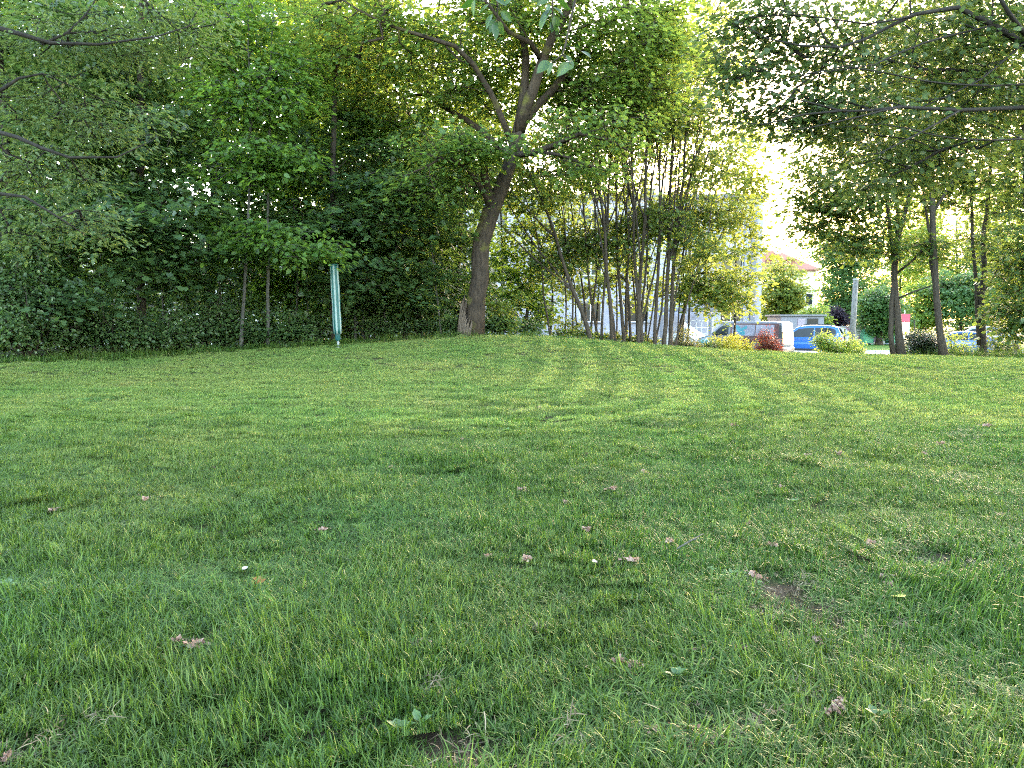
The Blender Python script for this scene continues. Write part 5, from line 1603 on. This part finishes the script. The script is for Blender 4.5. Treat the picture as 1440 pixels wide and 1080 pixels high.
# the blue estate car behind it
BLUE = paint('paint_blue', (.012, .10, .36))
cc = at(1133, 480, 46.5)
c1 = Car('parked_car', 'bright blue estate car parked behind the van', 'car', (cc.x, cc.y, -.944), R(152), 4.4, 1.78, 1.74,
         [(2.2, .50), (2.17, .75), (1.95, .90), (1.25, 1.03), (1.12, 1.08), (.45, 1.60), (.25, 1.68), (-.4, 1.74), (-1.5, 1.71), (-1.85, 1.60), (-2.05, 1.18), (-2.14, .95), (-2.2, .70)], 1.0, .22, [.94, 1.0, .985, .78], BLUE, 'cars parked along the street')
c1.wheels((1.38, -1.32), .32)
c1.across('windscreen', CGLASS, [(1.05, 1.13), (.78, 1.345), (.50, 1.56)], -.84, .84)
c1.side('side_window', CGLASS, [(-1.75, 1.16, 1.42), (-1.62, 1.06, 1.53), (-1.45, 1.05, 1.57), (-.60, 1.04, 1.60)])
c1.side('side_window', CGLASS, [(-.53, 1.04, 1.60), (.32, 1.04, 1.53), (.82, 1.05, 1.14)])
c1.across('rear_window', CGLASS, [(-2.04, 1.20), (-1.96, 1.385), (-1.88, 1.55)], -.80, .80, .010)
c1.side('rear_lamp', LAMP_RED, [(-2.10, .92, 1.02), (-1.90, .90, 1.06)], off=.010)
c1.across('rear_lamp', LAMP_RED, [(-2.14, .94), (-2.08, 1.08)], .62, .95, .012)
c1.across('rear_lamp', LAMP_RED, [(-2.14, .94), (-2.08, 1.08)], -.95, -.62, .012)
c1.across('headlight', LAMP_CLEAR, [(2.17, .70), (2.05, .84)], .55, .92, .012)
c1.across('headlight', LAMP_CLEAR, [(2.17, .70), (2.05, .84)], -.92, -.55, .012)
for sx in (2.16, -2.16):
    mb = MB(); mb.box((sx, 0, .46), (.14, 1.62, .32), 0, .06); mb.build('bumper', BLUE, c1.root)
c1.mirrors(.75, 1.06, BLUE); c1.plate(-2.245, .60)
c1.side('door_handle', BLUE, [(-.50, .92, .95), (-.32, .92, .95)], off=.03); c1.side('door_handle', BLUE, [(.40, .92, .95), (.58, .92, .95)], off=.03)
c1.side('sill_strip', PLASTIC, [(-.95, .23, .36), (1.0, .23, .36)], off=.010)
c1.side('trim_strip', simple('trim_pale_blue', (.16, .34, .62), .4), [(-1.9, .66, .70), (1.9, .66, .70)], off=.012)
mb = MB()
for sd in (1, -1): mb.tube([(-1.5, sd * .60, 1.71), (-1.2, sd * .61, 1.775), (.0, sd * .62, 1.785), (.25, sd * .60, 1.68)], .018, 6)
mb.build('roof_rails', PLASTIC, c1.root)


def saloon(label, px, d, rz, col, H=1.44, hatch=False):
    c = at(px, 480, d)
    p = paint('paint_' + str(px), col)
    if hatch: prof = [(2.1, .55), (2.06, .82), (1.85, .98), (1.2, 1.10), (1.08, 1.14), (.35, 1.60), (.1, 1.66), (-.8, 1.66), (-1.6, 1.58), (-1.9, 1.22), (-2.02, 1.05), (-2.1, .75)]; H = 1.66
    else: prof = [(2.25, .50), (2.2, .70), (2.0, .82), (1.1, .94), (.98, .98), (.30, 1.36), (.05, 1.42), (-.5, 1.44), (-1.05, 1.36), (-1.65, 1.04), (-1.8, 1.01), (-2.15, .98), (-2.2, .80), (-2.25, .60)]
    L = 2 * prof[0][0]
    b = 1.08 if hatch else .93
    v = Car('parked_car', label, 'car', (c.x, c.y, -.944), R(rz), L, 1.76, H, prof, b, .22, [.94, 1.0, .985, .76], p, 'cars parked along the street')
    v.wheels((L * .31, -L * .30), .31)
    if hatch:
        v.across('windscreen', CGLASS, [(1.02, 1.18), (.7, 1.39), (.40, 1.57)], -.84, .84)
        v.side('side_window', CGLASS, [(-1.62, 1.22, 1.42), (-1.4, 1.14, 1.50), (-.45, 1.12, 1.56)]); v.side('side_window', CGLASS, [(-.38, 1.12, 1.56), (.30, 1.12, 1.50), (.78, 1.14, 1.22)])
        v.across('rear_window', CGLASS, [(-1.88, 1.24), (-1.76, 1.40), (-1.64, 1.54)], -.8, .8, .01)
    else:
        v.across('windscreen', CGLASS, [(.92, 1.02), (.62, 1.18), (.34, 1.34)], -.84, .84)
        v.side('side_window', CGLASS, [(-1.42, 1.01, 1.10), (-1.1, .98, 1.26), (-.50, .97, 1.34)]); v.side('side_window', CGLASS, [(-.43, .97, 1.34), (.25, .97, 1.29), (.72, .98, 1.06)])
        v.across('rear_window', CGLASS, [(-1.60, 1.07), (-1.35, 1.21), (-1.08, 1.345)], -.8, .8, .01)
    zt = .78 if hatch else .64
    for f in ((.55, .92), (-.92, -.55)):
        v.across('headlight', LAMP_CLEAR, [(prof[1][0] + .004, zt), (prof[2][0] + .08, prof[2][1] - .05)], f[0], f[1], .012)
        v.across('rear_lamp', LAMP_RED, [(prof[-1][0], prof[-1][1] + .04), (prof[-2][0], prof[-2][1])], f[0], f[1], .012)
    for sx in (L / 2 - .04, -L / 2 + .04):
        mb = MB(); mb.box((sx, 0, .44), (.14, 1.6, .30), 0, .06); mb.build('bumper', p, v.root)
    v.mirrors(.70, b + .04, p); v.plate(-L / 2 - .035, .5); v.plate(L / 2 + .035, .42)
    v.side('door_handle', PLASTIC, [(-.45, b - .1, b - .07), (-.28, b - .1, b - .07)], off=.03); v.side('door_handle', PLASTIC, [(.38, b - .1, b - .07), (.55, b - .1, b - .07)], off=.03)
    v.side('sill_strip', PLASTIC, [(-.9, .23, .34), (.95, .23, .34)], off=.010)
    return v


saloon('blue saloon car behind the two dark trunks on the right', 1345, 42.5, 158, (.010, .06, .18))
saloon('silver hatchback behind the blue saloon car', 1372, 47.5, 158, (.20, .22, .24), hatch=True)

# ================================================================ things lying in the grass
gg = np.random.default_rng(77)
BLOSSOM = leafmat('fallen_blossom', [(.16, .10, .07), (.27, .17, .13), (.42, .30, .25)], (.25, .14, .10), .25, .8, .2)
def crumpled(n, r, sz, seed, elong=1.0):
    g = np.random.default_rng(seed)
    P = g.normal(0, 1, (n, 3)) * np.array((r * elong, r, r * .45)); P[:, 2] = np.abs(P[:, 2])
    a = g.uniform(0, 6.28, n)
    ax = unit(np.stack([np.cos(a), np.sin(a), g.normal(.2, .5, n)], 1)); nm = unit(g.normal(0, 1, (n, 3)) + np.array((0, 0, .6)))
    return leaf_mesh('fallen_blossom', P, ax, nm, sz * g.uniform(.6, 1.3, n), 'maple', g)
kinds = [crumpled(26, .011, .016, 1, 1.9), crumpled(20, .010, .015, 2), crumpled(36, .010, .016, 3, 1.4), crumpled(16, .008, .014, 4)]
for m_ in kinds: m_.materials.append(BLOSSOM)
def on_lawn(px, py):
    d = 1.5
    while d < 26:
        p = at(px, py, d)
        if p.z <= gz(p.x, p.y) + .03: return p
        d += .02 * max(1, d * .3)
    return at(px, py, 20)
spots = [(456, 747), (795, 710), (740, 790), (685, 785), (886, 791), (942, 765), (825, 748), (1225, 768), (1246, 815), (1248, 826), (1407, 727), (1430, 853), (860, 690), (823, 641), (735, 692), (1100, 688), (1135, 642), (1322, 626),
         (1030, 600), (1050, 740), (920, 1032), (985, 1035), (1012, 1050), (1165, 1008), (1178, 998), (868, 935), (890, 940), (862, 690), (1235, 590), (1300, 640), (550, 660), (205, 705), (75, 720), (248, 905), (275, 912), (8, 1072), (1150, 905), (990, 920),
         (1040, 915), (650, 620), (905, 665), (1180, 640), (590, 910), (300, 660), (1390, 600), (760, 575), (1270, 690), (1085, 770), (1060, 812)]
for i, (px, py) in enumerate(spots):
    p = on_lawn(px, py)
    o = bpy.data.objects.new('fallen_blossom', kinds[i % 4]); COL.objects.link(o)
    o.location = p + Vector((0, 0, .012)); o.rotation_euler = (0, 0, i * 2.4)
    s_ = (.68 + .4 * ((i * 37) % 10) / 10) * (1 + .10 * max(0, p.y - 2))
    o.scale = (s_, s_, s_)
    tag(o, 'small brown-pink clump of withered fallen blossom lying in the lawn grass', 'blossom', 'withered blossom clumps on the lawn')
def ground_leaf(name, label, px, py, col, size, seed, kind='maple', cat='leaf', flat=True):
    g = np.random.default_rng(seed)
    p = on_lawn(px, py)
    m_ = leafmat(name + '_' + str(px), [tuple(c * .85 for c in col), col, tuple(min(1, c * 1.15) for c in col)], tuple(min(1, c * 1.2) for c in col), .25, .6, .3)
    me = leaf_mesh(name, np.zeros((1, 3)), unit(np.array([[math.cos(seed), math.sin(seed), .25]])), unit(np.array([[.1, -.5, .85]])), np.array([size]), kind, g)
    o = link(name, me, m_); o.location = p + Vector((0, 0, .035))
    return tag(o, label, cat)
ground_leaf('fallen_leaf', 'single orange-brown fallen leaf on the lawn at the left', 365, 833, (.22, .10, .02), .06, 2)
ground_leaf('fallen_leaf', 'pale yellow fallen leaf on the lawn right of centre', 1258, 850, (.35, .36, .07), .05, 5)
ground_leaf('fallen_petal', 'white fallen petal near the orange-brown leaf', 341, 812, (.34, .32, .30), .03, 1, 'ovate', 'petal')
ground_leaf('fallen_petal', 'whitish fallen petal in the grass right of the foreground centre', 839, 800, (.34, .28, .27), .03, 4, 'ovate', 'petal')
def rosette(label, px, py, n, size, seed, mat_):
    g = np.random.default_rng(seed)
    p = on_lawn(px, py)
    a = np.arange(n) * 2 * PI / n + g.normal(0, .25, n)
    ax = unit(np.stack([np.cos(a), np.sin(a), g.uniform(.3, .9, n)], 1))
    nm = unit(np.stack([-np.cos(a) * .5, -np.sin(a) * .5, np.ones(n)], 1))
    me = leaf_mesh('broadleaf_weed', ax * .008, ax, nm, size * .36 * g.uniform(.7, 1.2, n), 'ovate', g)
    o = link('broadleaf_weed', me, mat_); o.location = p + Vector((0, 0, .02))
    return tag(o, label, 'weed', 'broad-leaved weeds in the lawn')
WEED = leafmat('leaf_weed', [(.035, .085, .025), (.055, .115, .035), (.08, .145, .05)], (.16, .30, .05), .35, .4, .5)
for i, (px, py, n, s_, lab) in enumerate([(560, 1035, 6, .10, 'broad-leaved weed at the bottom edge left of centre'), (590, 1028, 3, .09, 'pale broad weed leaves beside the bottom edge weed'), (950, 960, 6, .09, 'grey-green weed with narrow lobes in the foreground right of centre'),
                                          (1268, 715, 4, .09, 'single round-leaved weed on the right of the lawn'), (1232, 1018, 4, .08, 'round-leaved weed near the bottom right'), (1115, 570 + 140, 4, .10, 'small weed rosette in the middle right of the lawn'),
                                          (10, 830, 4, .12, 'pale weed leaves at the left edge of the lawn'), (712, 610, 9, .16, 'grey-green thistle rosette in the middle of the lawn'), (1030, 815, 4, .07, 'bright little weed in the right foreground grass')]):
    rosette(lab, px, py, n, s_, 600 + i, WEED)
tw = on_lawn(975, 775)
mb = MB(); mb.tube([Vector((-.09, -.06, .03)), Vector((-.02, -.01, .05)), Vector((.05, .06, .06)), Vector((.07, .10, .055))], [.0035, .004, .003, .0015], 5); mb.tube([Vector((.0, .01, .052)), Vector((.03, -.02, .065))], [.0025, .001], 4)
o = mb.build('dry_twig', BARK_PALE, None); o.location = tw
tag(o, 'little dry forked twig lying on the grass right of centre', 'twig')
